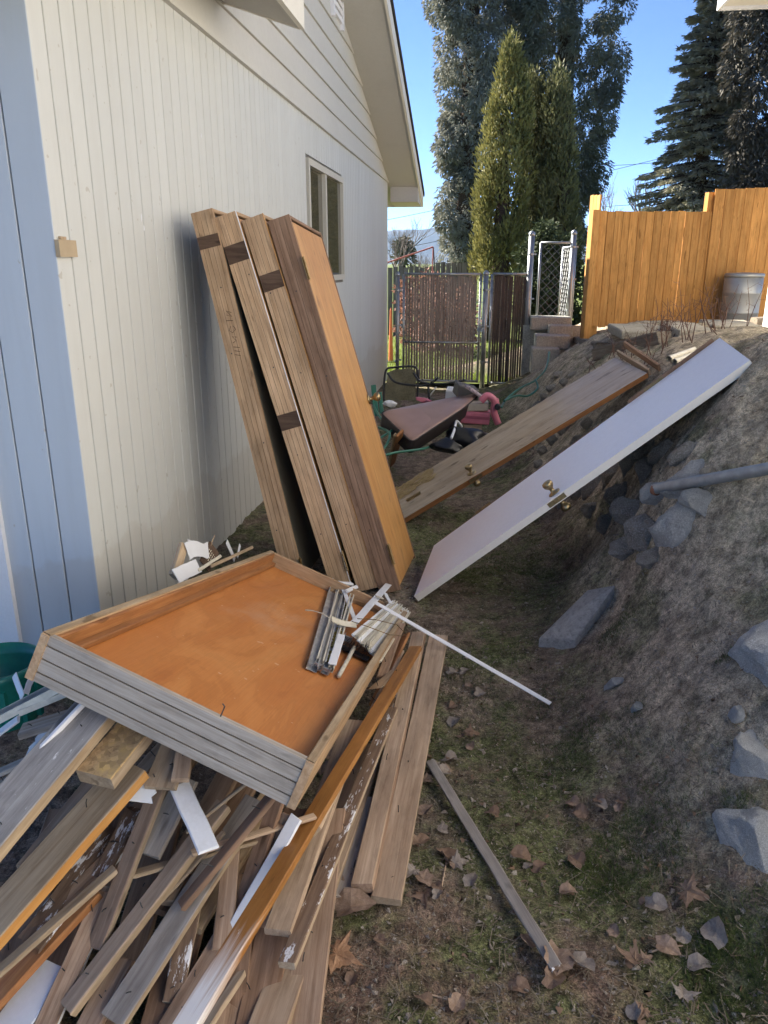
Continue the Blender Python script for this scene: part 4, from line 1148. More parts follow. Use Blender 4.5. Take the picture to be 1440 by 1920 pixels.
# ------------------------------------------------------------------ big orange panel lying on the pile
PA, PB, PD = V((-1.073, 1.622, .818)), V((-1.035, 3.56, .312)), V((-.365, 1.539, .554))
pu = (PB - PA).normalized(); pL = 2.0; pw = PD - PA; pw -= pu * pw.dot(pu); pW = .76; pw.normalize(); pn = pu.cross(pw)
if pn.z < 0: pn = -pn
pan = thing('door_panel', tuple(PA), 'big orange framed door lying face up across the scrap wood pile', 'door')
JT, JD = .022, .125
def pp(a, b, c): return PA + pu * a + pw * b + pn * c
# front head jamb (kerfed back faces the camera)
extrude('jamb', kerf_profile(JD, JT, 3, .004, .007), pW - .03, [MAT['grey'], MAT['kerf']], pan, frame(pp(0, pW/2 - .002, -JD/2), pw, -pu))
extrude('jamb', kerf_profile(JD, JT, 3), pL, [MAT['jamb'], MAT['kerf']], pan, frame(pp(pL/2 - .004, .0, -JD/2), pu, -pw))
extrude('jamb', kerf_profile(JD, JT, 3), pL, [MAT['jamb'], MAT['kerf']], pan, frame(pp(pL/2 - .004, pW, -JD/2), pu, pw))
plank('jamb', pp(pL - .015, .024, -JD/2), pp(pL - .015, pW - .024, -JD/2), JD, JT, MAT['jamb'], pu, parent=pan, n=2)
plank('door_stop', pp(.03, JT + .006, -.026), pp(pL - .03, JT + .006, -.026), .044, .012, MAT['stain'], pw, parent=pan, n=3)
plank('door_stop', pp(.026, JT + .02, -.053), pp(pL - .03, JT + .02, -.053), .03, .02, MAT['stain'], pn, parent=pan, n=3)
plank('top_rail_face', pp(.003, .011, .0015), pp(pL - .01, .011, .0015), .022, .003, MAT['tan'], pn, parent=pan, n=3)
plank('top_rail_face', pp(.003, pW - .011, .0015), pp(pL - .01, pW - .011, .0015), .022, .003, MAT['tan'], pn, parent=pan, n=3)
mb = MB(); mb.box((-(pL - .06)/2, -(pW - 2*JT - .02)/2, -.018), ((pL - .06)/2, (pW - 2*JT - .02)/2, .018))
mb.build('door_slab', MAT['slab'], pan, frame(pp(pL/2, pW/2 - .003, -.082), pu, pn))
mb = MB()
for (b_, l) in ((.60, .03),):
    q = pp(.012, .50, 0); mb.tube([q, q + pn * .028, q + pn * .032 - pw * .008], .0018, 5)
mb.build('nail', MAT['iron'], pan)
def PP(x, y, off=0):
    P0 = PA - pn * (.063 - off)
    return PL(x, y, P0, pn)
# ------------------------------------------------------------------ metal and plastic strips on the panel
rnd.seed(3)
GS = 'strips heaped on the orange panel'
channel('metal_track', PP(627, 1093, .004), PP(583, 1258, .004), .040, .022, MAT['alu'], pn, 'wide grey U shaped metal track at the left of the strip heap', 'metal strip', GS)
channel('metal_track', PP(640, 1100, .012), PP(597, 1246, .004), .028, .02, MAT['cream'], pn, 'cream channel strip beside the wide metal track', 'plastic strip', GS)
channel('metal_track', PP(648, 1103, .02), PP(611, 1252, .006), .024, .02, MAT['alu'], pn, 'narrow aluminium track, third from the left in the heap', 'metal strip', GS)
channel('plastic_strip', PP(658, 1120, .03), PP(618, 1260, .008), .022, .018, MAT['cream'], pn, 'cream channel with torn yellow foam between the tracks', 'plastic strip', GS)
plank('plastic_strip', PP(644, 1106, .045), PP(666, 1163, .03), .020, .003, MAT['whitep'], pn, 15, label='short white strip slanting between the two bundles', cat='plastic strip', group=GS)
plank('plastic_strip', PP(637, 1093, .05), PP(660, 1095, .055), .026, .012, MAT['whitep'], pn, label='white corner bit at the top of the left bundle', cat='plastic strip', group=GS)
plank('plastic_strip', PP(650, 1108, .06), PP(669, 1100, .06), .020, .010, MAT['whitep'], pn, 30, label='small white angled bit just under the top corner bit', cat='plastic strip', group=GS)
plank('plastic_strip', PP(640, 1190, .05), PP(623, 1246, .035), .030, .004, MAT['whitep'], pn, 10, label='bright white flat strip between the tracks and the fan', cat='plastic strip', group=GS)
plank('plastic_strip', PP(573, 1144, .05), PP(622, 1162, .06), .018, .002, MAT['cream'], pn, -20, bow=.01, label='curved cream strip lying across the tracks with its tip to the left', cat='plastic strip', group=GS)
plank('plastic_strip', PP(622, 1160, .065), PP(668, 1172, .06), .026, .002, MAT['cream'], pn, 40, bow=-.012, label='bent cream strip end at the middle of the heap', cat='plastic strip', group=GS)
plank('plastic_strip', PP(730, 1094, .09), PP(664, 1168, .05), .035, .006, MAT['whitep'], pn, 8, label='broad white strip slanting down from the top of the fan', cat='plastic strip', group=GS)
plank('plastic_strip', PP(722, 1112, .09), PP(733, 1132, .08), .022, .005, MAT['whitep'], pn, label='short white stub under the broad slanting strip', cat='plastic strip', group=GS)
plank('plastic_strip', PP(705, 1118, .085), PP(718, 1122, .085), .02, .006, MAT['cream'], pn, label='small cream block beside the broad slanting strip', cat='plastic strip', group=GS)
mb = MB(); p = [PP(664, 1214, .03), PP(650, 1241, .02), PP(635, 1268, .012)]; mb.tube(p, .008, 10)
tag(mb.build('plastic_tube', MAT['cream'], smooth=True), 'thin cream tube in front of the black brush strip', 'tube', GS)
for k in range(10):
    a, b2 = PP(738 + k * 3.2, 1128 + k * 2.2, .075 - k * .003), PP(662 + k * 5.4, 1192 + k * 5.4, .055 - k * .004)
    nm = ('first', 'second', 'third', 'fourth', 'fifth', 'sixth', 'seventh', 'eighth', 'ninth', 'last')[k]
    f = channel if k % 3 == 1 else plank
    lb = '%s cream strip from the left in the fanned bundle' % nm if k < 9 else 'last cream strip of the fanned bundle, beside the panel frame'
    if f is channel: channel('plastic_strip', a, b2, .018, .012, MAT['cream'], pn, lb, 'plastic strip', GS)
    else: plank('plastic_strip', a, b2, .018, .006, MAT['cream'] if k % 2 else MAT['whitep'], pn, rnd.uniform(-30, 30), bow=rnd.uniform(-.006, .006), label=lb, cat='plastic strip', group=GS)
for (x, y, w, lab) in ((597, 1247, .03, 'metal end bracket of the left tracks, nearest the panel middle'), (612, 1256, .028, 'metal end bracket of the narrow track, beside the dark end'), (652, 1196, .034, 'pale metal clip at the foot of the broad slanting strip')):
    c = PP(x, y, .02); mb = MB(); m = frame(c, pu, pn)
    mb.box((-w*.6, -w/2, -.012), (w*.6, w/2, -.010), 0, m); mb.box((-w*.6, -w/2, -.0099), (w*.6, -w/2+.002, .012), 0, m); mb.box((-w*.6, w/2-.002, -.0099), (w*.6, w/2, .012), 0, m); mb.box((-w*.2, -w/2+.0021, -.004), (w*.2, w/2-.0021, .006), 0, m)
    tag(mb.build('metal_bracket', MAT['metal']), lab, 'bracket', GS)
g = random.Random(6); mb = MB()
c0, c1 = PP(640, 1215, .01), PP(690, 1232, .012)
for i in range(420):
    s = g.random(); q = c0.lerp(c1, s) + pu * g.uniform(-.03, .05)
    q += pn * g.uniform(0, .03)
    dr = (-pu * g.uniform(.2, 1.2) + pn * g.uniform(-.1, .9) + pw * g.uniform(-.8, .8)).normalized()
    e = q + dr * g.uniform(.025, .06); sd = dr.cross(pn).normalized() * .0011
    mb.add([q - sd, q + sd, e], [(0, 1, 2)])
mb.box((-.03, -.06, -.004), (.02, .06, .004), 0, frame(c0.lerp(c1, .5), pu, pn))
tag(mb.build('brush_strip', MAT['black']), 'black bristly brush strip in the middle of the heap', 'brush', GS)
for k, (pts, lab) in enumerate((([(660, 1165, .06), (690, 1175, .1), (730, 1190, .09), (765, 1192, .05)], 'thin dull wire curling over the fanned strips'), ([(670, 1160, .08), (705, 1162, .12), (745, 1172, .1), (772, 1200, .03)], 'second dull wire looping above the fanned strips'))):
    mb = MB(); P = [PP(*q) for q in pts]
    mb.tube(P, .0018, 5); tag(mb.build('wire', MAT['hinge']), lab, 'wire', GS)
mb = MB(); g = random.Random(9)
for i in range(60):
    s = g.random(); q = PP(653 - 38 * s, 1125 + 125 * s, .014) + pw * g.uniform(-.006, .006)
    mb.box((-.01, -.006, 0), (.01, .006, g.uniform(.004, .012)), 0, frame(q, (g.uniform(-1, 1), g.uniform(-1, 1), g.uniform(-.3, .3)), pn))
tag(mb.build('foam_shreds', plain('yellow foam', (.52, .40, .12), .9, .1)), 'yellow foam shreds along the tracks in the heap', 'foam', kind='stuff')

# ------------------------------------------------------------------ scrap wood pile
def zz(e): return Zp(*e)
S_ = dict
PB_ = 'scrap boards in the pile'
def b(label, e0, e1, w, t, mat, roll=0, cat='board', mat2=None, name='scrap_board', **kw):
    kw.setdefault('rag', .003)
    o = plank(name, zz(e0), zz(e1), w, t, MAT[mat], (0, 0, 1), roll, None, label, cat, PB_, MAT[mat2] if mat2 else None, **kw)
    if mat in ('mid', 'brown', 'tan', 'chipw', 'jamb2', 'dkgrey', 'barn', 'pale') and w > .035:
        L = (zz(e1) - zz(e0)).length
        for k in range(2):
            mb = MB(); x, y = rnd.uniform(-.42, .42) * L, rnd.uniform(-.3, .3) * w
            dx, dy, h = rnd.uniform(-.012, .012), rnd.uniform(-.008, .008), rnd.uniform(.006, .03)
            m = WM[o.name]
            mb.tube([m @ V((x, y, t / 2 - .004)), m @ V((x + dx * .5, y + dy * .5, t / 2 + h * .6)), m @ V((x + dx, y + dy, t / 2 + h))], .0013, 5)
            mb.build('nail', MAT['iron'], o)
    return o
rnd.seed(21)
b('wide dark grey board with flaked paint and tan edge, at the left of the pile', (205, 1305, .60), (-95, 1655, .44), .118, .040, 'dkgrey', -6, mat2='tan', bow=.004)
b('thin pale round strip along the left edge of the dark grey board', (166, 1310, .625), (-60, 1545, .47), .014, .014, 'white', 0, 'strip')
b('wide tan board with an orange edge under the dark grey board', (250, 1440, .46), (-60, 1790, .27), .110, .030, 'tan', 4, mat2='orange')
b('short thick board end with yellowed flaky top, under the panel edge', (179, 1462, .50), (275, 1345, .55), .105, .038, 'osb', 0, mat2='pale', rag=.004)
b('dark board in the gap right of the yellowed board end', (330, 1380, .44), (120, 1610, .20), .07, .02, 'brown', 8)
b('tan trim end poking out under the panel, above the white strip', (300, 1478, .43), (335, 1390, .48), .085, .016, 'pale', 0, 'trim')
b('small narrow grey tan block on the tan trim end', (338, 1464, .455), (347, 1405, .49), .045, .018, 'mid', 0, 'trim')
b('short white rounded strip pointing down from under the panel', (392, 1592, .36), (336, 1470, .42), .052, .008, 'whitep', 0, 'strip', cup=-.02)
b('torn white paper backed scrap beside the tan trim end', (262, 1500, .40), (275, 1455, .44), .06, .002, 'paper', 14, 'scrap', rag=.012, jit=.006)
b('brown trim with pale right edge slanting below the tan trim end', (300, 1470, .40), (180, 1778, .13), .050, .018, 'brown', 10, 'trim', mat2='pale')
b('short brown board end with a nail, left of the white rounded strip', (352, 1460, .38), (280, 1603, .27), .062, .018, 'barn', -5)
b('long mid brown trim crossing the pile centre to its pale cut end', (420, 1510, .34), (127, 1893, .08), .052, .022, 'mid', 6, 'trim', mat2='tan')
b('long dark brown trim from under the panel, slim, upper layer', (512, 1490, .40), (340, 1700, .20), .036, .016, 'jamb2', 12, 'trim')
b('wide brown trim with rounded pale end at the bottom middle', (480, 1500, .31), (212, 1915, .07), .066, .022, 'barn', -4, 'trim', mat2='tan')
b('upright looking dark plank left of the long white strip', (437, 1560, .24), (416, 1782, .10), .048, .018, 'brown', 0)
b('narrow brown trim with frayed edge ending above the bottom middle', (372, 1640, .20), (322, 1880, .045), .046, .018, 'chipw', -8, 'trim', mat2='pale')
b('reddish brown board leaning left of the long white strip', (520, 1500, .33), (445, 1720, .12), .045, .016, 'jamb2', 5)
b('long tapering white strip under the orange trim', (556, 1532, .31), (428, 1762, .11), .036, .010, 'white', -10, 'strip')
b('long bright orange trim with white paint worn onto its lower end', (780, 1215, .16), (330, 1955, .30), .052, .020, 'orangetrim', 8, 'trim')
b('slim brown trim with pale edges right of the orange trim', (735, 1330, .10), (538, 1810, .115), .044, .018, 'chipw', 6, 'trim', mat2='pale')
b('wide tan brown board on the ground below the slim brown trim', (700, 1400, .03), (490, 1960, .04), .092, .024, 'mid', 3, mat2='tan')
b('cream splintered batten right of the orange trim at the bottom', (455, 1822, .08), (378, 1940, .06), .026, .014, 'pale', 20, 'batten', rag=.02)
b('thin orange tan batten crossing the left of the pile', (215, 1630, .25), (-20, 1838, .13), .030, .014, 'tan', 5, 'batten')
b('white edged brown trim in the lower left of the pile', (215, 1640, .20), (75, 1950, .05), .050, .020, 'brown', -10, 'trim', mat2='white')
b('broad brown board in the lower left corner', (175, 1670, .19), (-40, 1905, .07), .070, .020, 'stain', 8)
b('white painted sheet edge at the lower left corner', (105, 1810, .10), (0, 1950, .05), .10, .006, 'white', 5, 'sheet')
b('brown trim in the second layer left of the wide brown trim', (255, 1560, .26), (60, 1760, .14), .050, .018, 'brown', 0, 'trim', mat2='white')
b('peeling white board under the tan board', (215, 1560, .24), (60, 1765, .15), .075, .014, 'chipw', -6, rag=.02, jit=.004)
b('peeling white board below the torn white scrap', (250, 1520, .30), (190, 1640, .22), .05, .012, 'chipw', 10, rag=.02)
b('dark board low in the pile behind the upright plank', (520, 1590, .16), (478, 1800, .03), .05, .018, 'brown', 0)
b('dark narrow board low in the pile beside the orange trim', (465, 1640, .12), (440, 1925, .02), .05, .018, 'jamb2', 0)
b('brown board low at the bottom edge left of the orange trim', (420, 1760, .10), (300, 1960, .03), .06, .018, 'brown', 4)
b('brown board low at the bottom edge between the pale cut ends', (230, 1800, .09), (150, 1960, .04), .06, .018, 'brown', 4)
b('tan slat lying crossways deep in the pile centre', (500, 1570, .25), (250, 1640, .24), .03, .010, 'tan', 10, 'slat')
b('thin slanting slat across the pile right of centre', (590, 1530, .27), (360, 1600, .30), .022, .010, 'mid', 0, 'slat')
b('thin pale slat edge showing across the upper pile', (460, 1470, .42), (350, 1560, .33), .018, .008, 'pale', 25, 'slat')
b('pale slat under the white rounded strip', (420, 1560, .30), (300, 1690, .2), .016, .008, 'pale', 0, 'slat')
b('brown board against the panel corner, left of the long white strip', (545, 1530, .30), (500, 1660, .16), .05, .016, 'brown', 0)
b('brown board deep under the yellowed board end', (200, 1500, .33), (20, 1700, .22), .08, .02, 'mid', 0)
for k, (x0, x1) in enumerate(((60, -30), (150, 60), (260, 190), (350, 290), (420, 400), (500, 470), (560, 560))):
    b('dark board at the very bottom of the pile, %s' % ('by the left picture edge', 'below the thin orange tan batten', 'below the white edged trim', 'below the long mid brown trim', 'below the wide brown trim', 'below the reddish brown board', 'beside the panel corner')[k],
      (x0 + 60, 1520, .12), (x1, 1960, .02), .09, .02, 'jamb2' if k % 2 else 'brown', rnd.uniform(-6, 6))
# boards holding the panel up from beneath
for k, (q0, q1) in enumerate((((.15, -.1), (.3, .9)), ((.9, -.05), (.8, .8)), ((1.5, -.05), (1.55, .8)))):
    a, c = pp(q0[0], max(q0[1], .02), -JD - .02), pp(q1[0], min(q1[1], .66), -JD - .02)
    plank('scrap_board', a, c, .09, .035, MAT['mid'], pn, label='cross board under the panel, %s' % ('near its front edge', 'below its middle', 'near its far edge')[k], cat='board', group=PB_)
for k in range(7):
    x0 = -1.0 + .1 * k; y0 = 2.3 + .12 * (k % 3)
    z0 = max(.03, PA.z - .19 - (y0 - 1.62) * .26 - (x0 + 1.07) * .35)
    plank('scrap_board', (x0, y0, z0 * .8), (x0 + rnd.uniform(-.2, .1), 1.45, z0 * .55), .07, .022, MAT[('mid', 'brown', 'tan')[k % 3]], (0, 0, 1), rnd.uniform(-8, 8), label='%s trim in the shade under the panel, %s' % (('mid brown', 'dark', 'tan')[k % 3], ('nearest the wall', 'second from the wall', 'third from the wall', 'in the very middle', 'third from its right end', 'second from its right end', 'at its right end')[k]), cat='trim', group=PB_)

# right side of the panel: boards running down to the ground
b('narrower brown plank of the pair on the ground right of the panel', (786, 1190, .10), (680, 1666, .045), .062, .035, 'mid', 8, 'plank', mat2='brown')
b('wide smooth tan brown plank on the ground, right one of the pair', (822, 1194, .09), (724, 1690, .03), .085, .022, 'mid', 0, 'plank', mat2='pale')
b('grey brown board end on the leaves left of the plank pair', (690, 1500, .03), (640, 1688, .02), .055, .024, 'barn', 0)
b('thin upright trim between the panel frame and the plank pair', (762, 1190, .12), (700, 1320, .12), .035, .014, 'stain', 30, 'trim')
b('brown trim close along the right panel frame', (750, 1225, .10), (590, 1560, .22), .045, .016, 'mid', 50, 'trim')
b('small tan corner of torn board between the frame and the orange trim', (745, 1255, .17), (705, 1290, .18), .06, .006, 'tan', 20, 'scrap', rag=.02)
b('brown strip behind the small tan corner', (752, 1170, .13), (715, 1270, .14), .04, .012, 'brown', 0, 'trim')
b('pale edged slat leaning beside the plank pair', (765, 1240, .08), (640, 1560, .07), .03, .012, 'chipw', 40, 'slat')
# long white stick and weathered stick
e1 = G(1032, 1325) + V((0, 0, .012))
plank('white_stick', PP(704, 1130, .11), e1, .024, .006, MAT['white'], label='long white painted stick reaching from the strip heap to the dirt', cat='stick', n=6, bow=.0)
a, c = G(806, 1442), G(1040, 1842)
a.z += .03; c.z += .03
plank('weathered_stick', a, c, .033, .010, MAT['barn'], roll=14, label='thin weathered lath with white edge on the leafy ground', cat='lath', mat2=MAT['chipw'], n=10, jit=.0012, rag=.006)

# left of the pile
channel('metal_track', zz((160, 1268, .62)), zz((-20, 1362, .52)), .06, .02, MAT['alu'], (0, .2, 1), 'wide dirty aluminium track poking out at the left of the panel', 'metal strip')
channel('metal_track', zz((178, 1282, .60)), zz((38, 1340, .55)), .028, .016, MAT['alu'], (0, .2, 1), 'narrow two slot aluminium track on the wide dirty one', 'metal strip')
b('dark grey board under the aluminium tracks', (205, 1320, .54), (40, 1372, .48), .06, .018, 'barn', 0)
b('white strip end below the aluminium tracks at the left edge', (35, 1348, .46), (-30, 1395, .40), .035, .008, 'whitep', 0, 'strip')
b('short upright white strip before the green tub, left one', (27, 1265, .50), (42, 1306, .47), .024, .003, 'whitep', 60, 'strip')
b('short upright white strip before the green tub, right one', (62, 1263, .50), (48, 1300, .47), .020, .003, 'whitep', -60, 'strip')
b('grey lath low at the left edge beneath the dark grey board', (110, 1400, .38), (-30, 1462, .28), .035, .014, 'barn', 0, 'lath')
b('second grey lath at the left edge, lower', (90, 1420, .30), (-40, 1500, .22), .04, .014, 'barn', 0, 'lath')
b('crumpled white film scrap in the gap at the left', (122, 1352, .45), (75, 1385, .42), .05, .002, 'paper', 10, 'scrap', rag=.02, jit=.01, bow=.01)
b('white film scrap lower in the gap at the left', (100, 1390, .40), (55, 1412, .37), .05, .002, 'paper', -10, 'scrap', rag=.02, jit=.01, bow=.01)
tc_ = zz((0, 1285, .40)); tub = thing('green_tub', (tc_.x, tc_.y, .1), 'green ribbed plastic tub in front of the garage door', 'tub')
mb = MB(); mb.lathe([(.10, -.12), (.112, -.11), (.116, -.09), (.126, -.02), (.124, 0), (.132, .06), (.137, .065), (.137, .085), (.128, .09), (.12, .05), (.09, -.09)], 28, 0, M.Translation(tc_)); mb.build('bucket', MAT['tub'], tub, smooth=True)
for k in range(14):
    q = math.tau * k / 14; p = tc_ + V((.127 * math.cos(q), .127 * math.sin(q), -.05)); mb = MB(); mb.box((-.008, -.008, -.045), (.008, .008, .09), 0, M.Translation(p)); mb.build('rib', MAT['tub'], tub)

# scraps between panel and wall
def wz(x, y, X): return Xp(x, y, X)
GW = 'scraps between the panel and the wall'
def ws(label, e0, e1, X, w, t, mat, roll, cat='scrap', **kw):
    return plank('scrap_piece', wz(*e0, X), wz(*e1, X), w, t, MAT[mat], (1, -.5, .6), roll, None, label, cat, GW, **kw)
ws('short brown board end standing against the siding', (326, 1082), (344, 1022), -1.22, .045, .02, 'tan', 20, 'board')
ws('white torn paper sheet standing behind the panel rim', (352, 1032), (392, 1030), -1.20, .07, .002, 'paper', 5, rag=.02, jit=.008)
ws('second white torn sheet, upper, behind the panel rim', (356, 1020), (382, 1038), -1.24, .05, .002, 'paper', -20, rag=.02, jit=.008)
ws('bluish white flat scrap just above the panel rim', (330, 1080), (372, 1060), -1.16, .06, .002, 'paper', 0, rag=.01)
ws('stiff white strip sticking up among the scraps', (440, 1050), (425, 1015), -1.22, .026, .003, 'whitep', 0, 'strip')
ws('second stiff white strip beside the bent one', (445, 1045), (450, 1022), -1.2, .028, .003, 'whitep', 40, 'strip')
ws('long pale strip lying along the far panel rim', (395, 1062), (474, 1026), -1.16, .016, .006, 'pale', 0, 'strip')
ws('cream strip lying above the panel rim, lower', (372, 1070), (414, 1042), -1.15, .014, .005, 'cream', 0, 'strip')
ws('thin bent twig of trim above the booklet', (385, 1050), (402, 1004), -1.2, .006, .006, 'tan', 0, 'twig')
o = ws('dark printed card standing among the scraps', (383, 1062), (402, 1026), -1.19, .075, .003, 'shim', 10, 'card')
mb = MB(); g = random.Random(2)
for i in range(5):
    y = -.026 + .011 * i
    for j in range(4):
        x0 = -.03 + j * .018; mb.box((x0, y, .0017), (x0 + g.uniform(.006, .014), y + .004, .0022))
mb.build('print_line', MAT['print'], o, WM[o.name])

# ------------------------------------------------------------------ junk before the gate
def curve3(pts, n=40):
    P = [V(p) for p in pts]; out = []
    for i in range(len(P) - 1):
        p0, p1, p2, p3 = P[max(i-1, 0)], P[i], P[i+1], P[min(i+2, len(P)-1)]
        for k in range(n // (len(P) - 1)):
            t = k / (n // (len(P) - 1))
            out.append(.5 * ((2*p1) + (-p0 + p2) * t + (2*p0 - 5*p1 + 4*p2 - p3) * t*t + (-p0 + 3*p1 - 3*p2 + p3) * t**3))
    return out + [P[-1]]
CY = 6.6
cs = thing('seat_cushion', tuple(Yp(790, 800, CY)), 'long brown vinyl bench cushion lying tilted on the junk', 'cushion')
def cush(name, off0, off1, mat, grow):
    # outline near-left, near-right(front corner), far end; a wedge with rounded corners
    pl = [(Yp(713, 772, 6.55)), (Yp(772, 828, 6.15)), (Yp(868, 765, 6.75)), (Yp(900, 738, 7.3)), (Yp(880, 738, 7.5))]
    nrm = (pl[1] - pl[0]).cross(pl[3] - pl[0]).normalized()
    if nrm.z < 0: nrm = -nrm
    c = sum(pl, V()) / len(pl)
    out = []
    for i in range(len(pl)):
        a, q, e = pl[i-1], pl[i], pl[(i+1) % len(pl)]
        r = min(.06, (a-q).length*.4, (e-q).length*.4)
        s0, s1 = q + (a - q).normalized() * r, q + (e - q).normalized() * r
        for k in range(5):
            t = k / 4; out.append(s0 * (1-t)**2 + q * 2*t*(1-t) + s1 * t*t)
    return out, nrm, c
out, nr_, cc = cush('a', 0, 0, None, 0)
mb = MB(); K = len(out)
rings = [(-.14, .95), (-.125, 1.0), (-.025, 1.0), (-.006, .985), (.006, .94), (.012, .8), (.016, .4)]
for off, sc in rings:
    for q in out: mb.v.append(tuple(cc + (q - cc) * sc + nr_ * off))
for i in range(len(rings) - 1):
    for k in range(K):
        k2 = (k + 1) % K; mb.f.append((i*K+k, i*K+k2, (i+1)*K+k2, (i+1)*K+k)); mb.m.append(0 if i >= 3 else 1)
mb.f.append(tuple(range(K))[::-1]); mb.m.append(1); mb.f.append(tuple((len(rings)-1)*K + k for k in range(K))); mb.m.append(0)
o = mb.build('pad', [MAT['cushion'], MAT['cushside']], cs, smooth=True)
import bmesh
bm = bmesh.new(); bm.from_mesh(o.data); bmesh.ops.recalc_face_normals(bm, faces=bm.faces); bm.to_mesh(o.data); bm.free()
mb = MB(); mb.tube([cc + (q - cc) * 1.005 - nr_ * .008 for q in out + out[:1]], .006, 6); mb.build('piping', MAT['cushside'], cs)
# black framed lawn chair
ch = thing('lawn_chair', tuple(Yp(750, 748, 8.6)), 'tipped black framed lawn chair with mesh back against the gate', 'chair')
CYD = 8.8
P = lambda x, y, Y=CYD: Yp(x, y, Y)
mb = MB(); mb.tube(curve3([P(719, 752), P(720, 722), P(724, 694), P(738, 689), P(772, 687), P(782, 692), P(784, 708), P(782, 750)], 56), .012, 8); mb.build('back_frame', MAT['iron'], ch, smooth=True)
bo = [P(722, 750), P(724, 722), P(728, 698), P(740, 693), P(771, 691), P(779, 696), P(780, 712), P(778, 750)]
mb = MB(); nn = V((0, -1, 0)); mb.add([q + nn * .004 for q in bo] + [q - nn * .002 for q in bo], [tuple(range(8)), tuple(range(15, 7, -1))]); mb.build('mesh_back', leafmat('worn sling mesh', (.20, .18, .12), (.36, .33, .23), 6, .4), ch)
mb = MB(); mb.tube(curve3([P(727, 700, 8.75), P(740, 716, 8.6), P(770, 722, 8.4), P(800, 722, 8.3), P(822, 708, 8.3)], 40), .013, 8); mb.build('armrest', MAT['iron'], ch, smooth=True)
mb = MB(); mb.tube(curve3([P(776, 700, 8.75), P(790, 716, 8.5), P(830, 720, 8.2), P(872, 713, 8.1)], 40), .013, 8); mb.build('armrest', MAT['iron'], ch, smooth=True)
mb = MB(); mb.tube([P(803, 721, 8.3), P(805, 760, 8.3)], .012, 8); mb.build('leg', MAT['iron'], ch, smooth=True)
mb = MB(); mb.tube([P(797, 755, 8.3), P(818, 725, 8.3)], .009, 8); mb.build('leg', MAT['alu'], ch, smooth=True)
# pink plastic toy
pt = thing('pink_toy', tuple(Yp(900, 800, 6.9)), 'pink plastic toy body with curved arm beside the brown cushion', 'toy')
PY = 6.95
def pbox(name, x0, y0, x1, y1, d, mat, Y=PY, rotz=0, bev=.012):
    a, c = Yp(x0, y1, Y), Yp(x1, y0, Y); mb = MB(); w, h = c.x - a.x, c.z - a.z
    mb.box((-w/2, 0, -h/2), (w/2, d, h/2)); o = mb.build(name, mat, pt, M.Translation((a + c) / 2) @ M.Rotation(R(rotz), 4, 'Y')); bv = o.modifiers.new('b', 'BEVEL'); bv.width = bev; bv.segments = 3
pbox('body', 863, 773, 919, 795, .18, MAT['pink'], rotz=3)
pbox('groove', 865, 781, 917, 785, .01, plain('dark pink', (.35, .09, .13), .5), PY - .004, 3, .001)
pbox('shade', 866, 757, 916, 771, .16, plain('beige plastic', (.45, .38, .30), .5), rotz=-3)
pbox('box', 868, 796, 904, 812, .16, MAT['mid'], PY + .02)
mb = MB(); mb.tube(curve3([P(902, 752, PY), P(914, 742, PY), P(927, 752, PY), P(926, 772, PY), P(934, 795, PY)], 40), [.03] * 11 + [.035] * 30 if False else .032, 10); mb.build('arm', MAT['pink'], pt, smooth=True)
mb = MB(); mb.tube([P(922, 750, PY), P(932, 748, PY), P(936, 768, PY)], .014, 8); mb.build('bracket', MAT['pink'], pt, smooth=True)
mb = MB(); mb.lathe([(.02, 0), (.028, .01), (.028, .04), (.02, .05)], 12, 0, frame(P(933, 762, PY - .02), (1, 0, 0), (0, -1, 0))); mb.build('wheel', MAT['black'], pt)
# pale printed bag/box heap behind cushion
def hb(name, lab, cat, pts, Y, d, mat, rotz=0, tilt=0):
    a, c = Yp(pts[0], pts[3], Y), Yp(pts[2], pts[1], Y); w, h = c.x - a.x, c.z - a.z; mb = MB(); mb.box((-w/2, -d/2, -h/2), (w/2, d/2, h/2))
    o = mb.build(name, mat, None, M.Translation((a + c) / 2) @ M.Rotation(R(rotz), 4, 'Z') @ M.Rotation(R(tilt), 4, 'Y')); bv = o.modifiers.new('b', 'BEVEL'); bv.width = .015; bv.segments = 2
    tag(o, lab, cat); return o
hb('box', 'dark box with pale striped top behind the brown cushion', 'box', (853, 722, 893, 744), 7.5, .3, plain('striped box', (.12, .11, .10), .6), 10, 14)
hb('magazine', 'white and pink printed sheet on the dark box', 'paper', (872, 731, 905, 737), 7.2, .22, plain('printed pink white', (.62, .5, .55), .5, .3, 0, .8, 30), 15, 35)
hb('white_box', 'small white box beside the pale bag behind the cushion', 'box', (836, 728, 858, 746), 7.9, .25, MAT['paper'], 0, 4)
for i, (x, y, r, Y, mt, lab) in enumerate(((732, 758, .05, 7.2, 'paper', 'small white crumpled bag left of the cushion'), (795, 750, .06, 7.6, 'pink', 'faded pink lump behind the cushion top edge'), (870, 822, .16, 6.5, 'tarp', 'black plastic bag under the pink toy'), (838, 836, .10, 6.3, 'tarp', 'crumpled black bag below the cushion'))):
    p = Yp(x, y, Y); me = rock_mesh(60 + i, 3, .7); me.materials.append(MAT[mt])
    o = link('bag' if i != 1 else 'lump', me, None, M.Translation(p) @ M.Diagonal((r * 1.5, r, r * .75, 1))); tag(o, lab, 'bag' if i != 1 else 'plastic')
mb = MB(); mb.tube(curve3([P(866, 800, 6.8), P(856, 790, 6.7), P(852, 806, 6.5), P(846, 822, 6.3)], 24), .012, 8)
tag(mb.build('white_hose', MAT['whitep'], smooth=True), 'short white hose hanging below the pink toy', 'hose')
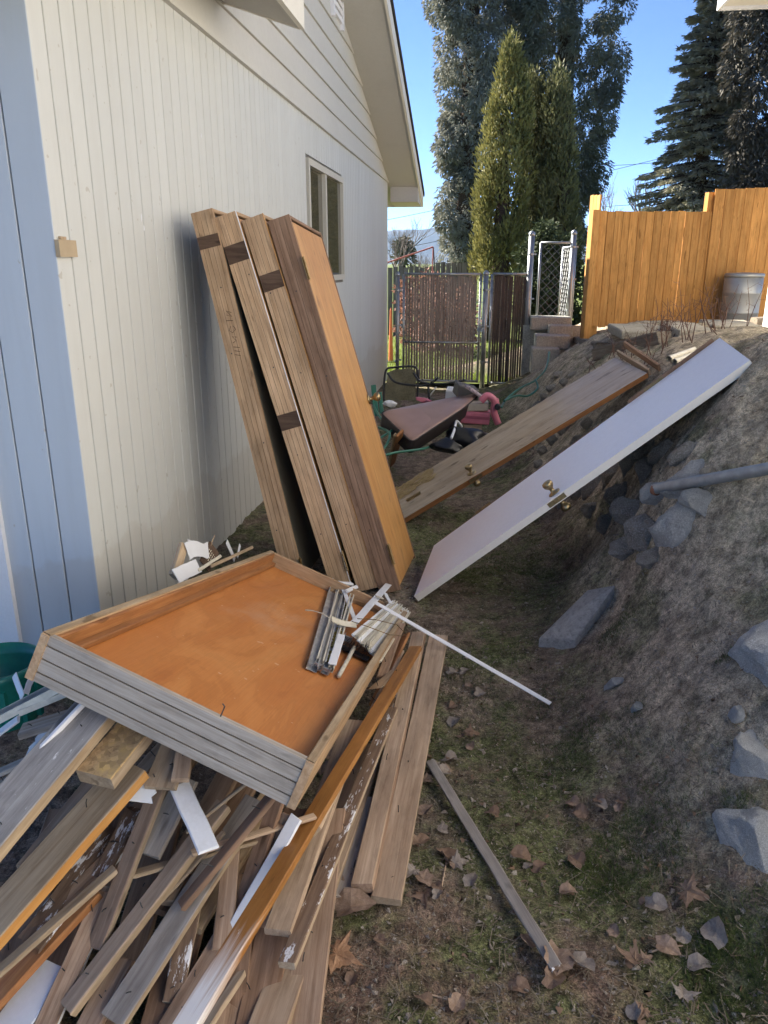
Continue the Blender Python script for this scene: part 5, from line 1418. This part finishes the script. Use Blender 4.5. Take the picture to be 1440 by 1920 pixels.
# green hose, green shears-like plastic, orange trim on ground
for k, (pts, lab) in enumerate((
    ([(702, 830, 6.2), (715, 852, 5.9), (745, 848, 6.0), (790, 842, 6.2), (812, 836, 6.4)], 'green hose loop on the ground below the cushion'),
    ([(706, 800, 6.4), (730, 812, 6.2), (722, 838, 6.0), (704, 846, 6.0)], 'green hose coil left of the orange trim stick'),
    ([(700, 760, 7.0), (715, 785, 6.7), (740, 800, 6.5), (712, 822, 6.2)], 'upper green hose loop beside the house wall'),
    ([(1030, 660, 9.5), (1024, 690, 9.0), (1005, 712, 8.6), (975, 728, 8.2), (950, 748, 7.8), (940, 764, 7.5)], 'pale green hose trailing down the bank by the block steps'),
    ([(1004, 712, 8.4), (1008, 728, 8.2), (990, 742, 8.0), (968, 742, 7.8), (945, 752, 7.5)], 'dark green hose loop low on the bank'))):
    mb = MB(); mb.tube(curve3([Yp(*q) for q in pts], 48), .011, 8)
    tag(mb.build('garden_hose', MAT['hose'], smooth=True), lab, 'hose', 'garden hose lengths')
for k, (x0, y0, x1, y1, w) in enumerate(((706, 780, 700, 722, .05), (716, 775, 712, 735, .04))):
    plank('plastic_stake', Yp(x0, y0, 7.4), Yp(x1, y1, 7.5), w, .01, MAT['hose'], (0, -1, 0), label=('taller green plastic stake leaning by the house wall', 'shorter green plastic stake beside the taller one')[k], cat='plastic')
a = G(735, 876); a.z += .02
plank('trim_stick', a, Yp(750, 812, 6.0), .075, .02, MAT['stain'], (0, -1, .6), label='short orange brown trim standing under the cushion corner', cat='trim', n=3)
a = G(729, 880); a.z += .02
plank('trim_stick', a, Yp(741, 815, 6.05), .03, .02, MAT['tan'], (0, -1, .6), label='thin tan trim beside the short orange brown one', cat='trim', n=3)

# ------------------------------------------------------------------ rocks, boulders, slab, pipe
rnd.seed(31)
wall = thing('stone_retaining_wall', tuple(G(1180, 1000)), 'dark dry stone retaining wall under the white door', 'wall')
RM = [rock_mesh(s, 4, .5, False) for s in range(8)]
for me in RM: me.materials.append(MAT['rock'])
PM = [rock_mesh(s + 40, 4, .45, False) for s in range(4)]
for me in PM: me.materials.append(m_rock('pale field stone', (.42, .40, .37), (.60, .58, .54), (.70, .68, .64), .5))
BM = [rock_mesh(s + 20, 4, .4, False) for s in range(5)]
for me in BM: me.materials.append(MAT['granite'])
def stone(x, y, w, h, parent=None, me=None, name='stone', dep=.8, Yd=None, sink=.22):
    c = G(x, y) if Yd is None else Yp(x, y, Yd); s = (c - CAM).length / FPX
    sx, sz = w * s / 2 * 1.1, h * s / 2 * 1.1
    c = c + ray(x, y).normalized() * (sx * sink)
    return link(name, me or rnd.choice(RM), parent, M.Translation(c) @ M.Rotation(YAW - .5 + rnd.uniform(-.4, .4), 4, 'Z') @ M.Rotation(rnd.uniform(-.25, .25), 4, 'X') @ M.Rotation(rnd.uniform(-.25, .25), 4, 'Y') @ M.Diagonal((sx, sx * dep, sz, 1)))
for (x, y, w, h, pale) in ((1285, 915, 110, 90, 1), (1262, 1000, 100, 120, 1), (1318, 965, 70, 60, 1), (1210, 1010, 80, 70, 0), (1238, 938, 60, 60, 1), (1190, 965, 80, 65, 0), (1165, 930, 60, 50, 0), (1215, 890, 60, 60, 0), (1180, 1030, 70, 50, 0), (1140, 985, 60, 50, 0), (1225, 1055, 60, 40, 0),
    (1290, 850, 70, 50, 0), (1250, 845, 60, 60, 0), (1215, 845, 50, 60, 0), (1180, 880, 50, 60, 0), (1145, 900, 45, 55, 0), (1115, 915, 45, 60, 0), (1085, 930, 40, 50, 0), (1110, 965, 45, 40, 0), (1055, 945, 36, 40, 0),
    (1175, 840, 50, 40, 0), (1140, 858, 40, 40, 0), (1100, 880, 40, 40, 0), (1330, 900, 50, 40, 0)):
    stone(x, y, w, h, wall, rnd.choice(PM if pale else RM))
wall2 = thing('stone_retaining_wall', tuple(G(1050, 800)), 'low rubble stones between the grey brown door and the white door', 'wall')
for (x, y, w, h) in ((1060, 810, 34, 34), (1085, 835, 30, 40), (1040, 830, 30, 36), (1050, 860, 36, 30), (1020, 850, 26, 24), (1080, 790, 34, 26), (1105, 800, 30, 30), (1010, 875, 26, 22), (1070, 880, 30, 24)):
    stone(x, y, w, h, wall2)
wall3 = thing('stone_pile', tuple(G(1050, 720)), 'small grey stones on the bank behind the grey brown door', 'stones')
for (x, y, w, h) in ((1048, 705, 30, 18), (1060, 722, 26, 18), (1035, 730, 26, 18), (1022, 748, 22, 16), (1052, 742, 22, 14), (1008, 760, 18, 14), (1075, 705, 20, 14)):
    stone(x, y, w, h, wall3)
GB = 'pale boulders in the dirt bank'
for (x, y, w, h, lab, tl) in ((1442, 1220, 110, 200, 'large speckled boulder cut by the right edge, upper one', .35), (1418, 1440, 95, 105, 'flat pale boulder in the middle of the right edge', -.5), (1420, 1592, 80, 170, 'pale speckled boulder at the right edge, lowest one', -.2), (1152, 1285, 30, 66, 'small pale stone half sunk in the dirt right of the white stick', .25), (1195, 1328, 28, 34, 'smallest pale stone just right of the half sunk one', 0), (1385, 1342, 46, 26, 'little flat stone below the large boulder', 0)):
    c = G(x, y); s_ = (c - CAM).length / FPX; sx, sz = w * s_ / 2 * .95, h * s_ / 2 * .95
    e_ = .12; nrm = V((-(H(c.x + e_, c.y) - H(c.x - e_, c.y)) / (2 * e_), -(H(c.x, c.y + e_) - H(c.x, c.y - e_)) / (2 * e_), 1)).normalized()
    vx = (_r - nrm * _r.dot(nrm)).normalized(); vy = nrm.cross(vx)
    fr = M.Identity(4)
    for i in range(3): fr[i][0], fr[i][1], fr[i][2], fr[i][3] = vx[i], vy[i], nrm[i], c[i]
    tag(link('boulder', rnd.choice(BM), None, fr @ M.Translation((0, 0, -.008 if w > 60 else .004)) @ M.Rotation(tl, 4, 'Z') @ M.Diagonal((sx, sz * 1.1, min(sx, sz) * .75, 1)) @ M.Rotation(rnd.uniform(0, 6), 4, 'Z')), lab, 'boulder', GB)
a, c = G(1228, 918), G(1440, 880)
pp0 = Yp(1226, 917, G(1235, 925).y - .10); pp1 = Yp(1445, 878, G(1445, 890).y - .10)
dpp = (pp1 - pp0)
mb = MB(); mb.tube([pp0, pp0 + dpp * 1.5], .024, 14, cap=False); mb.tube([pp0 + dpp * 1.5, pp0 - dpp * .001], .019, 14, cap=False)
pi = thing('steel_pipe', tuple(pp0), 'grey galvanised steel pipe lying on the rocks at the right', 'pipe')
mb.build('tube', plain('dull galvanised pipe', (.34, .36, .38), .5, .5, .6, .35, 25), pi, smooth=True)
mb = MB(); mb.lathe([(.0255, 0), (.0265, .01), (.0255, .02)], 14, 0, frame(pp0 + dpp * .004, V((0, 0, 1)), dpp)); mb.build('rusty_rim', plain('rust', (.22, .10, .06), .8, .2), pi, smooth=True)
# concrete slab on the slope
q = [G(1008, 1215), G(1078, 1216), G(1152, 1122), G(1100, 1125)]
slab = thing('concrete_slab', tuple(q[0]), 'grey broken concrete slab half sunk at the foot of the bank', 'slab')
mb = MB(); up_ = V((-.1, -.05, .03)); top = [p + V((0, 0, .045)) for p in q]
mb.add(top + [p - V((0, 0, .12)) for p in q], [(0, 1, 2, 3), (0, 4, 5, 1), (1, 5, 6, 2), (2, 6, 7, 3), (3, 7, 4, 0)])
o = mb.build('block', MAT['concrete'], slab); bv = o.modifiers.new('b', 'BEVEL'); bv.width = .008; bv.segments = 2
# two white pvc pipe ends and clods on the bank behind white door
for k, (x, y, lab) in enumerate(((1087, 675, 'left one of two pale pipe ends on the bank'), (1097, 681, 'right one of two pale pipe ends on the bank'))):
    p = Yp(x + 168, y, 6.0) if False else Yp(x + 167, y - 2, 5.2); mb = MB(); mb.tube([p, p + V((.25, .4, .02))], .02, 12, cap=False); mb.tube([p + V((.25, .4, .02)), p], .014, 12, cap=False)
    tag(mb.build('pipe_end', MAT['cream'], smooth=True), lab, 'pipe', 'pale pipe ends')

# ------------------------------------------------------------------ leaves
def leaf_mesh(seed, lobes=True):
    g = random.Random(seed); pts = []
    tips = [(-2.45, .62), (-1.55, .0), (-.95, .95), (-.0, 1.15), (.95, .95), (2.0, .62)]
    if lobes:
        prof = [(180, .10), (150, .50), (128, .42), (112, .62), (95, .48), (72, 1.0), (60, .62), (48, .70), (36, .50), (18, .72), (8, .95), (0, 1.15)]
        half = [(math.radians(a), r * g.uniform(.88, 1.1)) for a, r in prof]
        ang = half + [(-a, r * g.uniform(.9, 1.1)) for a, r in half[1:-1][::-1]]
    else:
        ang = [(math.radians(180 - 360 * i / 14), (.75 if i % 2 else .62) * (1.2 if 5 < i < 9 else 1) * g.uniform(.8, 1.15)) for i in range(14)]
    c1, c2, fold = g.uniform(.1, .7) * g.choice((1, 1, -.6)), g.uniform(.15, .8), g.uniform(-.2, .5)
    def zf(x, y): return c1 * x * x * .6 + c2 * y * y * .7 + fold * abs(y) + .05 * math.sin(6 * x + seed) + .04 * math.sin(9 * y)
    mb = MB(); mb.v.append((0, 0, 0)); k = len(ang)
    for s in (.55, 1):
        for a, r in ang:
            x, y = r * s * math.cos(a), r * s * math.sin(a); mb.v.append((x, y, zf(x, y)))
    for i in range(k):
        j = (i + 1) % k
        mb.f.append((0, 1 + j, 1 + i)); mb.f.append((1 + i, 1 + j, 1 + k + j, 1 + k + i)); mb.m += [0, 0]
    if lobes:
        mb.tube([(-.08, 0, zf(-.08, 0)), (-.5, .03, .05), (-.85, -.02, .12)], .018, 4)
    return mb
lmats = []
for i, (c1, c2) in enumerate((((.15, .095, .065), (.27, .185, .135)), ((.21, .14, .10), (.35, .255, .195)), ((.20, .165, .14), (.34, .29, .25)))):
    lmats.append(leafmat('dry leaf %d' % i, c1, c2, 3, .12, .75))
lorange = leafmat('orange dry leaf', (.30, .16, .085), (.46, .28, .17), 2, .15, .65)
LM = [[leaf_mesh(s, s % 3 == 0).mesh('leaf', m_) for s in range(9)] for m_ in lmats]
def place_leaf(p, size, me, rz, tilt, up=.012):
    e = .03
    nx = (H(p.x + e, p.y) - H(p.x - e, p.y)) / (2 * e); ny = (H(p.x, p.y + e) - H(p.x, p.y - e)) / (2 * e)
    nrm = V((-nx, -ny, 1)).normalized()
    q = nrm.to_track_quat('Z', 'Y').to_matrix().to_4x4()
    return link('dry_leaf', me, None, M.Translation(p + nrm * up) @ q @ M.Rotation(rz, 4, 'Z') @ M.Rotation(tilt, 4, 'X') @ M.Diagonal((size, size, size, 1)))
bigm = [leaf_mesh(s, True).mesh('leaf', lorange) for s in (40, 41)]
GL = 'dry maple leaves on the ground'
rnd.seed(77)
tag(place_leaf(G(632, 1812), .062, bigm[0], 2.2, .35, .03), 'biggest orange maple leaf on the dirt right of the boards', 'leaf', GL)
for (x, y, s, k, rz, lab) in ((1290, 1682, .052, 0, .6, 'tan maple leaf with open lobes near the lowest boulder'), (1045, 1812, .065, 1, 1.2, 'large curled grey brown leaf at the lower end of the weathered lath'), (1085, 1825, .045, 2, 2.2, 'folded leaf just right of the lath end'), (1190, 1818, .045, 0, 4, 'star shaped brown leaf in the lower right'), (1345, 1770, .05, 2, 3, 'broad brown leaf near the right bottom corner'), (660, 1715, .075, 1, 1.5, 'broad dull brown leaf under the grey brown board end'), (975, 1615, .042, 0, 2, 'tan oval leaf right of the middle of the lath'), (1065, 1685, .034, 1, .3, 'small leaf midway between the lath and the lowest boulder'), (885, 1665, .036, 2, 2.5, 'tan leaf just left of the weathered lath'), (1230, 1715, .04, 2, .9, 'pale curled leaf below the tan maple leaf')):
    tag(place_leaf(G(x, y), s, LM[k][(0, 3, 6)[len(lab) % 3] if 'lobes' in lab or 'star' in lab else (1, 2, 4, 7)[len(lab) % 4]], rz, rnd.uniform(-.4, .4), .02), lab, 'leaf', GL)
spots = []
for _ in range(60): spots.append((rnd.uniform(600, 860), rnd.uniform(1420, 1700)))
for _ in range(18): spots.append((rnd.uniform(600, 1380), rnd.uniform(1690, 1915)))
for _ in range(12): spots.append((rnd.uniform(830, 1180), rnd.uniform(1500, 1720)))
for _ in range(12): spots.append((rnd.uniform(800, 900), rnd.uniform(1230, 1420)))
for (x, y) in spots:
    ci = rnd.choice((0, 0, 1, 2)); si = rnd.choice((0, 1, 2, 4, 5, 7, 8, 1, 2))
    look = ('dark brown', 'tan brown', 'greyish')[ci] + (' lobed' if si == 0 else ' curled')
    place = 'just right of the wide smooth plank' if y < 1420 else 'beside the lower end of the plank pair' if x < 860 and y < 1700 else 'on the dirt between plank pair and lath' if x < 860 else 'on the mossy dirt right of the lath' if y < 1720 else 'at the bottom right corner' if x > 1130 else 'around the lower end of the lath'
    if 1420 <= y and x < 860 and y >= 1700: place = 'on the reddish dirt at the bottom, left of the lath'
    tag(place_leaf(G(x, y), rnd.uniform(.020, .044) * (1.1 if x < 860 and y < 1720 else .95), LM[ci][si], rnd.uniform(0, 6.28), rnd.uniform(-.5, .5)), '%s leaf %s' % (look, place), 'leaf', '%s leaves %s' % (look, place))

# ------------------------------------------------------------------ ground litter: clods, straw, grass
def scatter(n, sampler, seed):
    g = np.random.default_rng(seed); x, y = sampler(g, n); return g, x, y, hgt(x, y)
def alley(g, n):
    y = .95 + 4.6 * g.random(n) ** 1.7; x = g.uniform(-.5, 1.7, n) ; return x, y
g, x, y, z = scatter(42000, alley, 5)
n = len(x); s = .0018 + .014 * g.random(n) ** 9 + .0016 * g.random(n)
d = g.normal(size=(n, 4, 3)); d /= np.linalg.norm(d, axis=2)[:, :, None]
v = np.stack([x, y, z], 1)[:, None] + d * s[:, None, None] * np.array([1, 1, .7])
tri = v[:, [0, 1, 2, 0, 3, 1, 1, 3, 2, 2, 3, 0]].reshape(-1, 3)
mclod = m_rock('clods', (.20, .165, .135), (.44, .375, .31), (.50, .45, .38))
tag(link('pebbles', quads_mesh('pebbles', tri, n * 4, mclod, 3)), 'small pebbles and soil clods over the dirt', 'pebbles', kind='stuff')
g, x, y, z = scatter(9000, alley, 6)
n = len(x); an = g.uniform(0, 6.28, n); L = .008 + .04 * g.random(n) ** 2.5
dx = np.stack([np.cos(an), np.sin(an), g.normal(0, .15, n)], 1) * L[:, None]; sd = np.stack([-np.sin(an), np.cos(an), np.zeros(n)], 1) * .0011
b0 = np.stack([x, y, z + .003], 1)
v = np.stack([b0 - dx - sd, b0 - dx + sd, b0 + dx + sd + [0, 0, .003], b0 + dx - sd + [0, 0, .003]], 1).reshape(-1, 3)
tag(link('straw', quads_mesh('straw', v, n, leafmat('dead straw', (.10, .075, .05), (.30, .25, .19), 12, .1))), 'dead straw and bits of stem over the dirt', 'straw', kind='stuff')
g, x, y, z = scatter(3600, alley, 9)
n = len(x); s = .004 + .009 * g.random(n) ** 2
d = g.normal(size=(n, 4, 3)) * np.array([1, 1, .35]); d /= np.linalg.norm(d, axis=2)[:, :, None]
v = np.stack([x, y, z + .004], 1)[:, None] + d * s[:, None, None]
tag(link('leaf_crumbs', quads_mesh('leaf_crumbs', v.reshape(-1, 3), n, lmats[0])), 'crumbled bits of dry leaf over the dirt', 'leaf litter', kind='stuff')
def grassy(g, n):
    X, Y_ = [], []
    pat = [(950, 1060, .32, 2.0), (1030, 1070, .25, 1.6), (870, 1085, .2, 1), (1130, 1380, .22, 1), (1200, 1600, .20, 2.4), (1120, 1650, .12, 1), (1400, 1780, .16, 2), (1350, 1860, .14, 1.3), (1360, 1230, .06, .5), (1200, 1150, .14, .5), (1300, 1400, .2, .5), (1050, 1480, .35, 2), (900, 1320, .3, 1.2), (950, 1230, .3, 1.2), (1050, 1350, .3, 1.5), (1150, 1185, .08, .5), (1380, 1500, .05, .4)]
    W = sum(p[3] for p in pat)
    for (px, py, r, w) in pat:
        c = G(px, py); k = int(n * w / W)
        q = g.uniform(0, 6.28, k); rr = r * np.sqrt(g.random(k)) * g.uniform(.5, 1.1, k)
        X.append(c.x + rr * np.cos(q)); Y_.append(c.y + rr * np.sin(q) * 1.2)
    return np.concatenate(X), np.concatenate(Y_)
g, x, y, z = scatter(30000, grassy, 7)
keep = fbm(x * 9, y * 9, 3) > -.08
x, y, z = x[keep], y[keep], z[keep]; n = len(x)
an = g.uniform(0, 6.28, n); hh = .007 + .018 * g.random(n) ** 2
b0 = np.stack([x, y, z - .002], 1); sd = np.stack([np.cos(an), np.sin(an), np.zeros(n)], 1) * .0012
tip = b0 + np.stack([g.normal(0, .012, n), g.normal(0, .012, n), hh], 1)
tag(link('moss_grass', quads_mesh('moss_grass', np.stack([b0 - sd, b0 + sd, tip], 1).reshape(-1, 3), n, leafmat('short dull grass', (.05, .075, .02), (.13, .165, .055), 6, .25), 3)), 'short sparse grass and moss on the dirt', 'grass', kind='stuff')
# dead weeds on the bank edge
g = random.Random(14)
mwd = plain('dead weed stems', (.17, .10, .075), .9, .1)
for k, (px, py, nst, hgt_, lab) in enumerate(((1255, 650, 26, .38, 'reddish dead weeds on the bank above the white door'), (1310, 608, 16, .5, 'taller dead weed stems before the metal bin'), (1180, 655, 22, .25, 'low brown weeds on the bank before the low fence'), (1345, 600, 14, .22, 'dry reddish weeds on the slab at the bin'))):
    c = G(px, py); t = thing('dead_weeds', tuple(c), lab, 'weeds')
    mb = MB()
    for i in range(nst):
        q = c + V((g.uniform(-.4, .4), g.uniform(-.2, .2), 0)); q.z = H(q.x, q.y) - .02
        e = q + V((g.uniform(-.12, .12), g.uniform(-.12, .12), hgt_ * g.uniform(.4, 1))); m_ = q.lerp(e, .55) + V((g.uniform(-.03, .03), 0, 0))
        mb.tube([q, m_, e], [.004, .003, .0015], 4, cap=False)
        for j in range(4):
            s0 = q.lerp(e, g.uniform(.4, .95)); mb.tube([s0, s0 + V((g.uniform(-.08, .08), g.uniform(-.08, .08), g.uniform(.0, .07)))], [.002, .001], 3, cap=False)
    mb.build('stems', mwd, t)
# bare twigs on the soil
for k, (pts, lab) in enumerate((([(1218, 1795), (1240, 1785), (1280, 1778)], 'thin bare twig among leaves in the lower right'), ([(825, 1690), (832, 1650), (838, 1615)], 'thin bare twig left of the lath middle'), ([(800, 1870), (820, 1872), (838, 1890)], 'thin pale twig at the bottom between board and lath'))):
    mb = MB(); mb.tube([G(*q) + V((0, 0, .006)) for q in pts], .0022, 5); tag(mb.build('twig', MAT['mid']), lab, 'twig', 'twigs on the soil')
